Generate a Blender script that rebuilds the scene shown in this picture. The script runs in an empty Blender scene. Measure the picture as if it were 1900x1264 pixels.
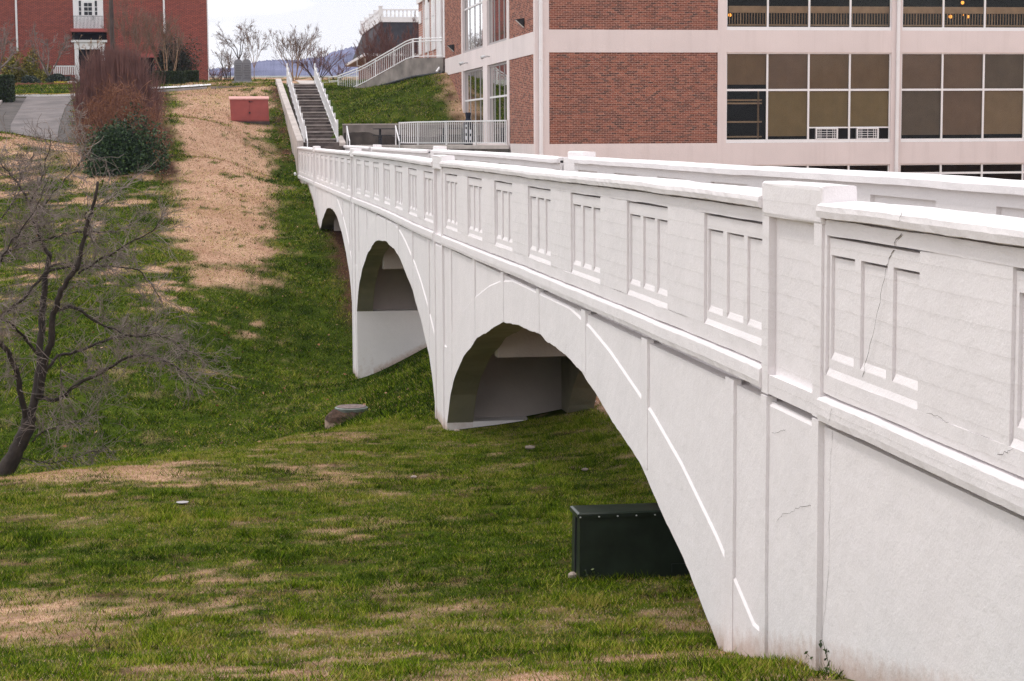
import bpy, math, random
import numpy as np
from mathutils import Vector, Matrix
random.seed(7); RNG = np.random.default_rng(11)
SC = bpy.context.scene; COL = SC.collection
R_ = math.radians
# ------------------------------------------------------------------ camera
# the eye is the origin, +Y runs along the footbridge, +Z is up, metres
F_PX, CX, CY, ROLL = 3600.0, 950.0, 632.0, 0.0055
PITCH, YAW = R_(5.99409), R_(8.60754)
cF = np.array([math.sin(YAW)*math.cos(PITCH), math.cos(YAW)*math.cos(PITCH), -math.sin(PITCH)])
_r = np.array([math.cos(YAW), -math.sin(YAW), 0.0]); _u = np.cross(_r, cF)
cR = math.cos(ROLL)*_r - math.sin(ROLL)*_u
cU = math.cos(ROLL)*_u + math.sin(ROLL)*_r
cam_d = bpy.data.cameras.new('camera'); cam = bpy.data.objects.new('camera', cam_d); COL.objects.link(cam)
cam.matrix_world = Matrix(((cR[0], cU[0], -cF[0], 0), (cR[1], cU[1], -cF[1], 0), (cR[2], cU[2], -cF[2], 0), (0, 0, 0, 1)))
cam_d.sensor_width = 36.0; cam_d.lens = 36.0*F_PX/1900.0
cam_d.clip_start = 0.1; cam_d.clip_end = 9000
cam_d.dof.use_dof = True; cam_d.dof.focus_distance = 17.0; cam_d.dof.aperture_fstop = 22.0
SC.camera = cam
# ------------------------------------------------------------------ world, sun, exposure
SUN_EL, SUN_AZ = R_(64), R_(-62)          # azimuth from +Y towards +X: the sun stands high on the left, behind thin cloud
wd = bpy.data.worlds.new('World'); SC.world = wd; wd.use_nodes = True
nt = wd.node_tree; nt.nodes.clear()
def wn(t, **k):
    n = nt.nodes.new(t)
    for a, b in k.items(): setattr(n, a, b)
    return n
w_out = wn('ShaderNodeOutputWorld'); w_bg = wn('ShaderNodeBackground'); w_bg.inputs['Strength'].default_value = 1.0
w_sky = wn('ShaderNodeTexSky', sky_type='NISHITA'); w_sky.sun_disc = False
w_sky.sun_elevation = SUN_EL; w_sky.sun_rotation = SUN_AZ
w_sc = wn('ShaderNodeVectorMath', operation='SCALE'); w_sc.inputs['Scale'].default_value = 0.11
w_tc = wn('ShaderNodeTexCoord'); w_map = wn('ShaderNodeMapping'); w_map.inputs['Scale'].default_value = (3, 3, 9)
w_no = wn('ShaderNodeTexNoise'); w_no.inputs['Scale'].default_value = 2.6; w_no.inputs['Detail'].default_value = 5; w_no.inputs['Roughness'].default_value = .52
w_rp = wn('ShaderNodeValToRGB')
w_rp.color_ramp.elements[0].position = .42; w_rp.color_ramp.elements[0].color = (.83, .82, .845, 1)
w_rp.color_ramp.elements[1].position = .60; w_rp.color_ramp.elements[1].color = (1.36, 1.34, 1.345, 1)
w_mx = wn('ShaderNodeMix', data_type='RGBA'); w_mx.inputs['Factor'].default_value = .9
L = nt.links.new
L(w_sky.outputs[0], w_sc.inputs[0]); L(w_tc.outputs['Generated'], w_map.inputs[0]); L(w_map.outputs[0], w_no.inputs['Vector'])
L(w_no.outputs[0], w_rp.inputs[0]); L(w_sc.outputs[0], w_mx.inputs['A']); L(w_rp.outputs[0], w_mx.inputs['B'])
L(w_mx.outputs['Result'], w_bg.inputs['Color']); L(w_bg.outputs[0], w_out.inputs[0])
sd = bpy.data.lights.new('sun', 'SUN'); sd.energy = 1.15; sd.angle = R_(10); sd.color = (1, .965, .92)
sun = bpy.data.objects.new('sun', sd); COL.objects.link(sun)
sv = Vector((math.sin(SUN_AZ)*math.cos(SUN_EL), math.cos(SUN_AZ)*math.cos(SUN_EL), math.sin(SUN_EL)))
sun.rotation_euler = sv.to_track_quat('Z', 'Y').to_euler(); sun.location = sv*60
vs = SC.view_settings; vs.view_transform = 'Standard'; vs.look = 'None'; vs.gamma = 1; vs.exposure = 0.40; vs.use_curve_mapping = False
SC.cycles.use_denoising = True; SC.cycles.denoiser = 'OPENIMAGEDENOISE'; SC.cycles.denoising_input_passes = 'RGB_ALBEDO_NORMAL'; SC.cycles.denoising_prefilter = 'NONE'; SC.cycles.max_bounces = 6; SC.cycles.transparent_max_bounces = 12; SC.cycles.volume_bounces = 0
SC.cycles.use_adaptive_sampling = True; SC.cycles.adaptive_threshold = 0.008
# ------------------------------------------------------------------ helpers
def at(px, py, Y):                        # where the sight line through a photo pixel meets the plane y = Y
    r = cF + cR*(px-CX)/F_PX - cU*(py-CY)/F_PX
    return r*(Y/r[1])
def zat(px, py, Y): return float(at(px, py, Y)[2])
class MB:
    def __init__(s): s.v = []; s.f = []; s.a = {}
    def add(s, vs_, fs_):
        o = len(s.v); s.v += [tuple(map(float, p)) for p in vs_]; s.f += [tuple(i+o for i in q) for q in fs_]
    def box(s, x0, x1, y0, y1, z0, z1):
        s.add([(x0,y0,z0),(x1,y0,z0),(x1,y1,z0),(x0,y1,z0),(x0,y0,z1),(x1,y0,z1),(x1,y1,z1),(x0,y1,z1)],
              [(0,3,2,1),(4,5,6,7),(0,1,5,4),(1,2,6,5),(2,3,7,6),(3,0,4,7)]); return s
    def obox(s, o, u, v, w):              # parallelepiped: corner o, edges u, v, w (right-handed)
        o, u, v, w = map(np.array, (o, u, v, w))
        s.add([o, o+u, o+u+v, o+v, o+w, o+u+w, o+u+v+w, o+v+w],
              [(0,3,2,1),(4,5,6,7),(0,1,5,4),(1,2,6,5),(2,3,7,6),(3,0,4,7)]); return s
    def quad(s, a, b, c, d): s.add([a, b, c, d], [(0,1,2,3)]); return s
    def tube(s, pts, rad, n=6, cap=True):
        pts = [np.array(p, float) for p in pts]
        if np.isscalar(rad): rad = [rad]*len(pts)
        rings = []; prev = None
        for i, p in enumerate(pts):
            t = pts[min(i+1, len(pts)-1)] - pts[max(i-1, 0)]; t = t/(np.linalg.norm(t)+1e-9)
            a = prev - t*(prev@t) if prev is not None else np.cross(t, (0,0,1) if abs(t[2]) < .9 else (1,0,0))
            a = a/(np.linalg.norm(a)+1e-9); prev = a; b = np.cross(t, a)
            rings.append([p + rad[i]*(a*math.cos(2*math.pi*k/n) + b*math.sin(2*math.pi*k/n)) for k in range(n)])
        vv = [q for r in rings for q in r]; ff = []
        for i in range(len(pts)-1):
            for k in range(n):
                ff.append((i*n+k, i*n+(k+1)%n, (i+1)*n+(k+1)%n, (i+1)*n+k))
        if cap: ff.append(tuple(range(n-1, -1, -1))); ff.append(tuple((len(pts)-1)*n+k for k in range(n)))
        s.add(vv, ff); return s
    def loft(s, sections, closed=True, caps=True):   # list of equal-length point lists
        n = len(sections[0]); vv = [p for q in sections for p in q]; ff = []
        for i in range(len(sections)-1):
            for k in range(n if closed else n-1):
                ff.append((i*n+k, i*n+(k+1)%n, (i+1)*n+(k+1)%n, (i+1)*n+k))
        if caps: ff.append(tuple(range(n-1, -1, -1))); ff.append(tuple((len(sections)-1)*n+k for k in range(n)))
        s.add(vv, ff); return s
    def lathe(s, c, prof, n=14):
        vv = []; ff = []
        for r, z in prof:
            for k in range(n): vv.append((c[0]+r*math.cos(2*math.pi*k/n), c[1]+r*math.sin(2*math.pi*k/n), c[2]+z))
        for i in range(len(prof)-1):
            for k in range(n): ff.append((i*n+k, i*n+(k+1)%n, (i+1)*n+(k+1)%n, (i+1)*n+k))
        ff.append(tuple(range(n-1, -1, -1))); ff.append(tuple((len(prof)-1)*n+k for k in range(n)))
        s.add(vv, ff); return s
    def build(s, name, mat, parent=None, smooth=False):
        o0 = origin(parent)
        me = bpy.data.meshes.new(name); me.from_pydata([(x-o0[0], y-o0[1], z-o0[2]) for x, y, z in s.v], [], s.f)
        me.materials.append(mat)
        for k, vals in s.a.items():
            at_ = me.attributes.new(k, 'FLOAT', 'POINT'); at_.data.foreach_set('value', np.asarray(vals, np.float32))
        if smooth: me.polygons.foreach_set('use_smooth', [True]*len(me.polygons))
        me.update(); return link(name, me, parent)
def origin(p):
    while p is not None and p.parent is not None: p = p.parent
    return tuple(p.location) if p is not None else (0, 0, 0)
def link(name, data, parent=None, loc=None):
    o = bpy.data.objects.new(name, data); COL.objects.link(o)
    if parent is not None: o.parent = parent
    if loc is not None: o.location = loc
    return o
def share(o, parent, world_from, world_to):          # another object on the same mesh, moved rigidly
    c = bpy.data.objects.new(o.name.split('.')[0], o.data); COL.objects.link(c); c.parent = parent
    c.location = Vector(o.location) + (Vector(world_to) - Vector(world_from)); return c
def tag(o, label=None, cat=None, group=None, kind=None):
    if label: o['label'] = label
    if cat: o['category'] = cat
    if group: o['group'] = group
    if kind: o['kind'] = kind
    return o
def thing(name, label, cat, loc, group=None):
    o = bpy.data.objects.new(name, None); o.empty_display_size = .2; COL.objects.link(o); o.location = [float(c) for c in loc]
    return tag(o, label, cat, group)
def copy_tree(o, dx, label, rz=None):
    c = o.copy(); COL.objects.link(c); c.location = Vector(o.location) + Vector(dx)
    if rz is not None: c.rotation_euler.z = rz
    c['label'] = label
    for ch in list(o.children):
        d = ch.copy(); COL.objects.link(d); d.parent = c
        for g in list(ch.children):
            e = g.copy(); COL.objects.link(e); e.parent = d
    return c
def fast_mesh(name, V, faces_n, mat, attrs=None, parent=None):   # V (m*n,3): m separate n-gons
    V = np.asarray(V, np.float32); m = len(V)//faces_n; o0 = origin(parent); V = V - np.array(o0, np.float32)
    me = bpy.data.meshes.new(name); me.vertices.add(len(V)); me.vertices.foreach_set('co', V.ravel())
    me.loops.add(len(V)); me.loops.foreach_set('vertex_index', np.arange(len(V), dtype=np.int32))
    me.polygons.add(m); me.polygons.foreach_set('loop_start', np.arange(0, len(V), faces_n, dtype=np.int32))
    try: me.polygons.foreach_set('loop_total', np.full(m, faces_n, np.int32))
    except Exception: pass
    for k, a in (attrs or {}).items():
        at_ = me.attributes.new(k, 'FLOAT', 'POINT'); at_.data.foreach_set('value', np.asarray(a, np.float32))
    me.materials.append(mat); me.update(); me.validate(); return link(name, me, parent)
# value noise
_P = RNG.random((256, 256))
def vn(x, y):
    x = np.asarray(x, float); y = np.asarray(y, float)
    xi = np.floor(x).astype(int); yi = np.floor(y).astype(int); fx = x-xi; fy = y-yi
    fx = fx*fx*(3-2*fx); fy = fy*fy*(3-2*fy)
    g = lambda a, b: _P[a % 256, b % 256]
    return (g(xi, yi)*(1-fx)+g(xi+1, yi)*fx)*(1-fy) + (g(xi, yi+1)*(1-fx)+g(xi+1, yi+1)*fx)*fy
def fbm(x, y, o=4):
    s = 0; a = .5; t = 0
    for k in range(o): s = s + a*vn(x*2**k+17.3*k, y*2**k+5.1*k); t += a; a *= .55
    return s/t
def sst(a, b, x):
    t = np.clip((x-a)/(b-a), 0, 1); return t*t*(3-2*t)
# ------------------------------------------------------------------ materials
def mat(name, col, rough=.7, var=.12, vscale=3., bump=0., bscale=40., metal=0., extra=None, coord='Object', spec=.4):
    m = bpy.data.materials.new(name); m.use_nodes = True; t = m.node_tree; b = t.nodes['Principled BSDF']
    b.inputs['Roughness'].default_value = rough; b.inputs['Metallic'].default_value = metal
    b.inputs['Specular IOR Level'].default_value = spec
    tc = t.nodes.new('ShaderNodeTexCoord'); n = t.nodes.new('ShaderNodeTexNoise'); n.inputs['Scale'].default_value = vscale; n.inputs['Detail'].default_value = 6
    t.links.new(tc.outputs[coord], n.inputs['Vector'])
    r = t.nodes.new('ShaderNodeValToRGB'); c = np.array(col)
    r.color_ramp.elements[0].position = .3; r.color_ramp.elements[0].color = (*np.clip(c*(1-var), 0, 1), 1)
    r.color_ramp.elements[1].position = .7; r.color_ramp.elements[1].color = (*np.clip(c*(1+var), 0, .95), 1)
    t.links.new(n.outputs[0], r.inputs[0]); t.links.new(r.outputs[0], b.inputs['Base Color'])
    if bump:
        n2 = t.nodes.new('ShaderNodeTexNoise'); n2.inputs['Scale'].default_value = bscale; n2.inputs['Detail'].default_value = 4
        t.links.new(tc.outputs[coord], n2.inputs['Vector'])
        bp = t.nodes.new('ShaderNodeBump'); bp.inputs['Strength'].default_value = min(1, bump); bp.inputs['Distance'].default_value = .02
        t.links.new(n2.outputs[0], bp.inputs['Height']); t.links.new(bp.outputs[0], b.inputs['Normal'])
    if extra: extra(m, t, b, r)
    return m
def attr_mix(attr, col2):
    def ex(m, t, b, r):
        a = t.nodes.new('ShaderNodeAttribute'); a.attribute_name = attr
        mx = t.nodes.new('ShaderNodeMix'); mx.data_type = 'RGBA'
        t.links.new(a.outputs['Fac'], mx.inputs['Factor']); t.links.new(r.outputs[0], mx.inputs['A']); mx.inputs['B'].default_value = (*col2, 1)
        t.links.new(mx.outputs['Result'], b.inputs['Base Color'])
    return ex
def ramp_attr(attr, stops):               # colour straight from an attribute
    def ex(m, t, b, r):
        a = t.nodes.new('ShaderNodeAttribute'); a.attribute_name = attr
        q = t.nodes.new('ShaderNodeValToRGB'); e = q.color_ramp.elements
        while len(e) < len(stops): e.new(.5)
        for k, (p, c) in enumerate(stops): e[k].position = p; e[k].color = (*c, 1)
        t.links.new(a.outputs['Fac'], q.inputs[0])
        mx = t.nodes.new('ShaderNodeMix'); mx.data_type = 'RGBA'; mx.blend_type = 'MULTIPLY'; mx.inputs['Factor'].default_value = .6
        t.links.new(q.outputs[0], mx.inputs['A']); t.links.new(r.outputs[0], mx.inputs['B'])
        t.links.new(mx.outputs['Result'], b.inputs['Base Color'])
    return ex
def island_ramp(stops):
    def ex(m, t, b, r):
        g = t.nodes.new('ShaderNodeNewGeometry'); q = t.nodes.new('ShaderNodeValToRGB'); e = q.color_ramp.elements
        while len(e) < len(stops): e.new(.5)
        for k, (p, c) in enumerate(stops): e[k].position = p; e[k].color = (*c, 1)
        t.links.new(g.outputs['Random Per Island'], q.inputs[0])
        mx = t.nodes.new('ShaderNodeMix'); mx.data_type = 'RGBA'; mx.blend_type = 'MULTIPLY'; mx.inputs['Factor'].default_value = .5
        t.links.new(q.outputs[0], mx.inputs['A']); t.links.new(r.outputs[0], mx.inputs['B'])
        t.links.new(mx.outputs['Result'], b.inputs['Base Color'])
    return ex
def streaks(m, t, b, r):                  # faint rain streaks
    N = t.nodes.new; K = t.links.new
    tc = N('ShaderNodeTexCoord'); mp = N('ShaderNodeMapping'); mp.inputs['Scale'].default_value = (3.2, 3.2, .16); K(tc.outputs['Object'], mp.inputs[0])
    n = N('ShaderNodeTexNoise'); n.inputs['Scale'].default_value = 1.0; n.inputs['Detail'].default_value = 7; n.inputs['Roughness'].default_value = .65; K(mp.outputs[0], n.inputs['Vector'])
    rg = N('ShaderNodeMapRange'); rg.inputs['From Min'].default_value = .5; rg.inputs['From Max'].default_value = .75; rg.inputs['To Max'].default_value = .16; K(n.outputs[0], rg.inputs['Value'])
    mx = N('ShaderNodeMix'); mx.data_type = 'RGBA'; K(rg.outputs[0], mx.inputs['Factor']); K(r.outputs[0], mx.inputs['A']); mx.inputs['B'].default_value = (.34, .27, .25, 1); K(mx.outputs['Result'], b.inputs['Base Color'])
def concrete_extra(boards):               # board marks, stucco grain and soil splashed on the foot of the wall
    def ex(m, t, b, r):
        N = t.nodes.new; K = t.links.new
        tc = N('ShaderNodeTexCoord')
        n1 = N('ShaderNodeTexNoise'); n1.inputs['Scale'].default_value = 55; n1.inputs['Detail'].default_value = 5; n1.inputs['Roughness'].default_value = .65
        n2 = N('ShaderNodeTexNoise'); n2.inputs['Scale'].default_value = 7; n2.inputs['Detail'].default_value = 4
        K(tc.outputs['Object'], n1.inputs['Vector']); K(tc.outputs['Object'], n2.inputs['Vector'])
        sep = N('ShaderNodeSeparateXYZ'); K(tc.outputs['Object'], sep.inputs[0])
        ax, pitch = boards
        wv = N('ShaderNodeMath'); wv.operation = 'MULTIPLY'; wv.inputs[1].default_value = 1/pitch; K(sep.outputs[ax], wv.inputs[0])
        wob = N('ShaderNodeMath'); wob.operation = 'MULTIPLY_ADD'; wob.inputs[1].default_value = .13; K(n2.outputs[0], wob.inputs[0]); K(wv.outputs[0], wob.inputs[2])
        fl = N('ShaderNodeMath'); fl.operation = 'FLOOR'; K(wob.outputs[0], fl.inputs[0])
        fr = N('ShaderNodeMath'); fr.operation = 'FRACT'; K(wob.outputs[0], fr.inputs[0])
        wn_ = N('ShaderNodeTexWhiteNoise'); wn_.noise_dimensions = '1D'; K(fl.outputs[0], wn_.inputs['W'])
        # each board has its own small level and a soft lip
        lip = N('ShaderNodeMath'); lip.operation = 'POWER'; lip.inputs[1].default_value = 10; K(fr.outputs[0], lip.inputs[0])
        h = N('ShaderNodeMath'); h.operation = 'MULTIPLY_ADD'; h.inputs[1].default_value = .22; K(wn_.outputs['Value'], h.inputs[0])
        h0 = N('ShaderNodeMath'); h0.operation = 'MULTIPLY_ADD'; h0.inputs[1].default_value = .25; K(lip.outputs[0], h0.inputs[0])
        g1 = N('ShaderNodeMath'); g1.operation = 'MULTIPLY_ADD'; g1.inputs[1].default_value = .46; K(n1.outputs[0], g1.inputs[0])
        g2 = N('ShaderNodeMath'); g2.operation = 'MULTIPLY'; g2.inputs[1].default_value = 1.3; K(n2.outputs[0], g2.inputs[0])
        K(g2.outputs[0], g1.inputs[2]); K(g1.outputs[0], h0.inputs[2]); K(h0.outputs[0], h.inputs[2])
        bp = N('ShaderNodeBump'); bp.inputs['Strength'].default_value = .55; bp.inputs['Distance'].default_value = .012
        K(h.outputs[0], bp.inputs['Height']); K(bp.outputs[0], b.inputs['Normal'])
        a = N('ShaderNodeAttribute'); a.attribute_name = 'soil'
        n3 = N('ShaderNodeTexNoise'); n3.inputs['Scale'].default_value = 9; n3.inputs['Detail'].default_value = 8; n3.inputs['Roughness'].default_value = .7
        K(tc.outputs['Object'], n3.inputs['Vector'])
        ad = N('ShaderNodeMath'); ad.operation = 'ADD'; K(a.outputs['Fac'], ad.inputs[0]); K(n3.outputs[0], ad.inputs[1])
        rp = N('ShaderNodeMapRange'); rp.inputs['From Min'].default_value = .80; rp.inputs['From Max'].default_value = 1.38; rp.inputs['To Max'].default_value = .62
        K(ad.outputs[0], rp.inputs['Value'])
        # faint grey scuffs on the paint
        n4 = N('ShaderNodeTexNoise'); n4.inputs['Scale'].default_value = 24; n4.inputs['Detail'].default_value = 8; n4.inputs['Roughness'].default_value = .75
        K(tc.outputs['Object'], n4.inputs['Vector'])
        rs = N('ShaderNodeMapRange'); rs.inputs['From Min'].default_value = .61; rs.inputs['From Max'].default_value = .76; rs.inputs['To Max'].default_value = .35
        K(n4.outputs[0], rs.inputs['Value'])
        m0 = N('ShaderNodeMix'); m0.data_type = 'RGBA'; K(rs.outputs[0], m0.inputs['Factor']); K(r.outputs[0], m0.inputs['A']); m0.inputs['B'].default_value = (.42, .39, .37, 1)
        mx = N('ShaderNodeMix'); mx.data_type = 'RGBA'; K(rp.outputs[0], mx.inputs['Factor']); K(m0.outputs['Result'], mx.inputs['A']); mx.inputs['B'].default_value = (.42, .25, .17, 1)
        K(mx.outputs['Result'], b.inputs['Base Color'])
    return ex
M = {}
WP = (.80, .757, .762)
M['paint'] = mat('white_painted_concrete', WP, .75, .03, 1.6, extra=concrete_extra((2, .127)), spec=.3)
M['paint_v'] = mat('white_painted_board_concrete', WP, .75, .03, 1.6, extra=concrete_extra((1, .42)), spec=.3)
M['soffit_conc'] = mat('dark_olive_soffit', (.22, .20, .145), .9, .22, 1.4, extra=None, bump=.4, bscale=18)  # darker and more olive than the outer paint
M['shade_paint'] = mat('arch_shade_paint', (.40, .35, .325), .85, .12, 1.2, bump=.4, bscale=22)  # bridge paint darkened: shade between the ribs is put into the colour
M['band'] = mat('pinkish_painted_stucco', (.72, .64, .63), .8, .05, .6, bump=.3, bscale=30, extra=streaks)
M['trim'] = mat('white_metal_paint', (.80, .79, .80), .4, .03, 2)
M['rail'] = mat('white_rail_paint', (.82, .81, .82), .4, .04, 5)
M['alu'] = mat('grey_aluminium', (.40, .375, .375), .4, .05, 4)
M['conc'] = mat('weathered_concrete', (.23, .20, .18), .85, .4, 1.3, bump=.5, bscale=25)
M['conc_dark'] = mat('damp_dark_concrete', (.085, .07, .06), .8, .45, 1.6, bump=.5, bscale=25)
M['conc_light'] = mat('light_concrete', (.50, .44, .41), .85, .2, 1.5, bump=.4, bscale=25)
M['drive'] = mat('worn_concrete_drive', (.130, .108, .104), .7, .35, .9, bump=.4, bscale=18)
M['asphalt'] = mat('dark_worn_asphalt', (.075, .062, .056), .85, .35, 1.5, bump=.4, bscale=30)
M['step'] = mat('dark_stained_concrete', (.125, .10, .09), .85, .5, 2.2, bump=.4, bscale=25)
M['nosing'] = mat('pale_worn_nosing', (.46, .40, .37), .85, .25, 3)
M['mortar'] = mat('salmon_mortar', (.64, .42, .34), .9, .1, 8)
M['brick'] = mat('mixed_red_brick', (1, 1, 1), .85, .12, 20, extra=island_ramp([(0, (.085, .044, .036)), (.2, (.15, .058, .042)), (.6, (.215, .078, .052)), (.85, (.28, .098, .064)), (1, (.32, .13, .085))]))
M['mortar2'] = mat('cream_mortar', (.58, .43, .34), .9, .1, 8)
M['brick2'] = mat('orange_red_brick', (1, 1, 1), .85, .12, 20, extra=island_ramp([(0, (.12, .055, .045)), (.35, (.26, .095, .065)), (.7, (.36, .14, .095)), (1, (.44, .19, .13))]))
def brick_tex(scale, c1, c2, mo):
    def ex(m, t, b, r):
        N = t.nodes.new; K = t.links.new
        tc = N('ShaderNodeTexCoord'); mp = N('ShaderNodeMapping'); K(tc.outputs['Object'], mp.inputs[0]); mp.inputs['Rotation'].default_value = (R_(90), 0, 0)
        bk = N('ShaderNodeTexBrick'); K(mp.outputs[0], bk.inputs['Vector'])
        bk.inputs['Color1'].default_value = (*c1, 1); bk.inputs['Color2'].default_value = (*c2, 1); bk.inputs['Mortar'].default_value = (*mo, 1)
        bk.inputs['Scale'].default_value = 1; bk.inputs['Brick Width'].default_value = .2032*scale; bk.inputs['Row Height'].default_value = .0677*scale
        bk.inputs['Mortar Size'].default_value = .012*scale; bk.inputs['Bias'].default_value = -.2
        mx = N('ShaderNodeMix'); mx.data_type = 'RGBA'; mx.blend_type = 'MULTIPLY'; mx.inputs['Factor'].default_value = .7
        K(bk.outputs['Color'], mx.inputs['A']); K(r.outputs[0], mx.inputs['B']); K(mx.outputs['Result'], b.inputs['Base Color'])
        bp = N('ShaderNodeBump'); bp.inputs['Strength'].default_value = .6; bp.inputs['Distance'].default_value = .01; bp.invert = True
        K(bk.outputs['Fac'], bp.inputs['Height']); K(bp.outputs[0], b.inputs['Normal'])
    return ex
M['brick_far'] = mat('deep_red_brickwork', (1, 1, 1), .85, .12, 1.2, extra=brick_tex(1.3, (.43, .108, .074), (.28, .070, .050), (.085, .045, .040)))
M['brick_far2'] = mat('bright_red_brickwork', (1, 1, 1), .85, .1, 1.2, extra=brick_tex(1.0, (.40, .12, .08), (.32, .09, .065), (.45, .30, .25)))
M['shingle'] = mat('dark_shingles', (.035, .033, .040), .8, .3, 3, bump=.4, bscale=15)
M['soffit'] = mat('tan_soffit', (.30, .25, .21), .8, .1, 3)
M['darkmetal'] = mat('dark_painted_metal', (.018, .020, .024), .45, .3, 6)
M['boxgreen'] = mat('dark_green_steel', (.017, .025, .018), .33, .3, 5, bump=.1, bscale=60)
M['steel'] = mat('bright_steel', (.65, .65, .65), .3, .05, 5, metal=.8)
M['redbox'] = mat('faded_red_steel', (.36, .085, .075), .6, .1, 3)
M['redboxtop'] = mat('pale_red_lid', (.60, .30, .26), .6, .1, 3)
M['granite'] = mat('grey_granite', (.20, .20, .22), .6, .15, 40)
M['granite_cut'] = mat('dark_engraving', (.11, .11, .12), .8, .1, 30)
M['bark'] = mat('dark_bark', (.042, .031, .026), .9, .45, 6, bump=.8, bscale=30)
M['twig'] = mat('grey_purple_twigs', (.20, .158, .14), .85, .45, 3)
M['twig_red'] = mat('purple_red_twigs', (.165, .082, .070), .9, .35, 2)
M['twig_tan'] = mat('brown_bare_twigs', (.16, .105, .075), .9, .35, 2)
M['bramble'] = mat('orange_brown_vines', (.20, .085, .045), .9, .5, 4)
M['stemgold'] = mat('straw_stems', (.30, .195, .12), .9, .3, 4)
M['mulch'] = mat('dark_leaf_mulch', (.075, .042, .028), .95, .6, 12, bump=1, bscale=60)
M['pipe'] = mat('black_pipe', (.012, .013, .015), .5, .2, 4)
M['timber'] = mat('grey_brown_timber', (.075, .055, .048), .9, .3, 3, bump=.5, bscale=20)
M['kerb'] = mat('grey_kerb', (.30, .28, .27), .85, .3, 3)
M['white_walk'] = mat('pale_walk', (.66, .64, .64), .85, .08, 2)
M['yellow'] = mat('yellow_kerb_paint', (.55, .36, .07), .8, .2, 3)
M['stone'] = mat('pale_stone', (.34, .27, .23), .9, .25, 9, bump=.6, bscale=20)
M['paper'] = mat('white_scrap', (.36, .34, .34), .8, .05, 9)
M['ruststone'] = mat('soil_stained_concrete', (.36, .25, .19), .9, .35, 7, bump=.6, bscale=20)
M['teal'] = mat('teal_painted_rim', (.19, .22, .20), .7, .3, 8)
M['lid'] = mat('rusty_iron_lid', (.21, .155, .145), .75, .35, 18, bump=.8, bscale=40)
def leaf_mat(name, stops, rough=.55):
    return mat(name, (1, 1, 1), rough, .12, 3, extra=ramp_attr('tint', stops), spec=.35)
M['evergreen'] = leaf_mat('dark_evergreen_leaves', [(0, (.008, .020, .007)), (.6, (.028, .066, .018)), (1, (.10, .165, .055))])
M['boxhedge'] = leaf_mat('clipped_hedge_leaves', [(0, (.014, .024, .008)), (.7, (.040, .065, .016)), (1, (.11, .15, .04))])
M['yellowleaf'] = leaf_mat('golden_leaves', [(0, (.05, .06, .01)), (.6, (.19, .17, .015)), (1, (.40, .32, .03))])
M['juniper'] = leaf_mat('blue_green_needles', [(0, (.016, .024, .016)), (.7, (.055, .075, .05)), (1, (.12, .14, .11))])
M['holly'] = leaf_mat('olive_evergreen_leaves', [(0, (.010, .013, .006)), (.6, (.032, .038, .016)), (.9, (.075, .07, .035)), (1, (.45, .20, .08))])
M['flower'] = leaf_mat('yellow_and_white_flowers', [(0, (.55, .42, .03)), (.55, (.60, .48, .05)), (.6, (.75, .72, .70)), (1, (.8, .78, .76))])
M['leaflitter'] = leaf_mat('orange_brown_fallen_leaves', [(0, (.18, .07, .035)), (.6, (.36, .15, .07)), (1, (.55, .33, .20))])
M['canopy_blue'] = mat('dark_navy_canvas', (.012, .016, .030), .8, .2, 6)
M['print'] = mat('white_print', (.72, .75, .80), .7, .05, 6)
def glass_mat(name, tint, ior=1.27):
    m = bpy.data.materials.new(name); m.use_nodes = True; t = m.node_tree; t.nodes.clear(); N = t.nodes.new; K = t.links.new
    o = N('ShaderNodeOutputMaterial'); mx = N('ShaderNodeMixShader'); tr = N('ShaderNodeBsdfTransparent'); gl = N('ShaderNodeBsdfGlossy'); fr = N('ShaderNodeFresnel')
    tr.inputs[0].default_value = (*tint, 1); gl.inputs['Roughness'].default_value = .015; fr.inputs['IOR'].default_value = ior
    nz = N('ShaderNodeTexNoise'); nz.inputs['Scale'].default_value = .9; bp = N('ShaderNodeBump'); bp.inputs['Strength'].default_value = .05; bp.inputs['Distance'].default_value = .02
    tc = N('ShaderNodeTexCoord'); K(tc.outputs['Object'], nz.inputs['Vector']); K(nz.outputs[0], bp.inputs['Height']); K(bp.outputs[0], gl.inputs['Normal'])
    K(fr.outputs[0], mx.inputs[0]); K(tr.outputs[0], mx.inputs[1]); K(gl.outputs[0], mx.inputs[2]); K(mx.outputs[0], o.inputs[0]); return m
M['glass'] = glass_mat('window_glass', (.80, .80, .76))
M['glass_dark'] = glass_mat('tinted_glass', (.60, .60, .55), 1.07)
def blind_mat(name, c): return mat(name, c, .9, .08, 2, bump=.2, bscale=90)
M['blind_rose'] = blind_mat('rose_brown_blind', (.40, .265, .215))
M['blind_olive'] = blind_mat('olive_tan_blind', (.47, .34, .19))
M['blind_brown'] = blind_mat('brown_blind', (.40, .26, .175))
M['blind_tan'] = blind_mat('tan_blind', (.52, .37, .26))
M['blind_grey'] = blind_mat('grey_brown_blind', (.30, .23, .20))
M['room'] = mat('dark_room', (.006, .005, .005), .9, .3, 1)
M['wood'] = mat('tan_wood', (.74, .50, .36), .6, .15, 4)
M['curtain'] = mat('pale_grey_curtain', (.42, .37, .37), .9, .1, 5)
def emit_mat(name, c, s):
    m = bpy.data.materials.new(name); m.use_nodes = True; b = m.node_tree.nodes['Principled BSDF']
    b.inputs['Emission Color'].default_value = (*c, 1); b.inputs['Emission Strength'].default_value = s; b.inputs['Base Color'].default_value = (*c, 1); return m
M['lamp'] = emit_mat('glowing_orange_lamp', (1, .36, .06), 2.2)
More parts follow.
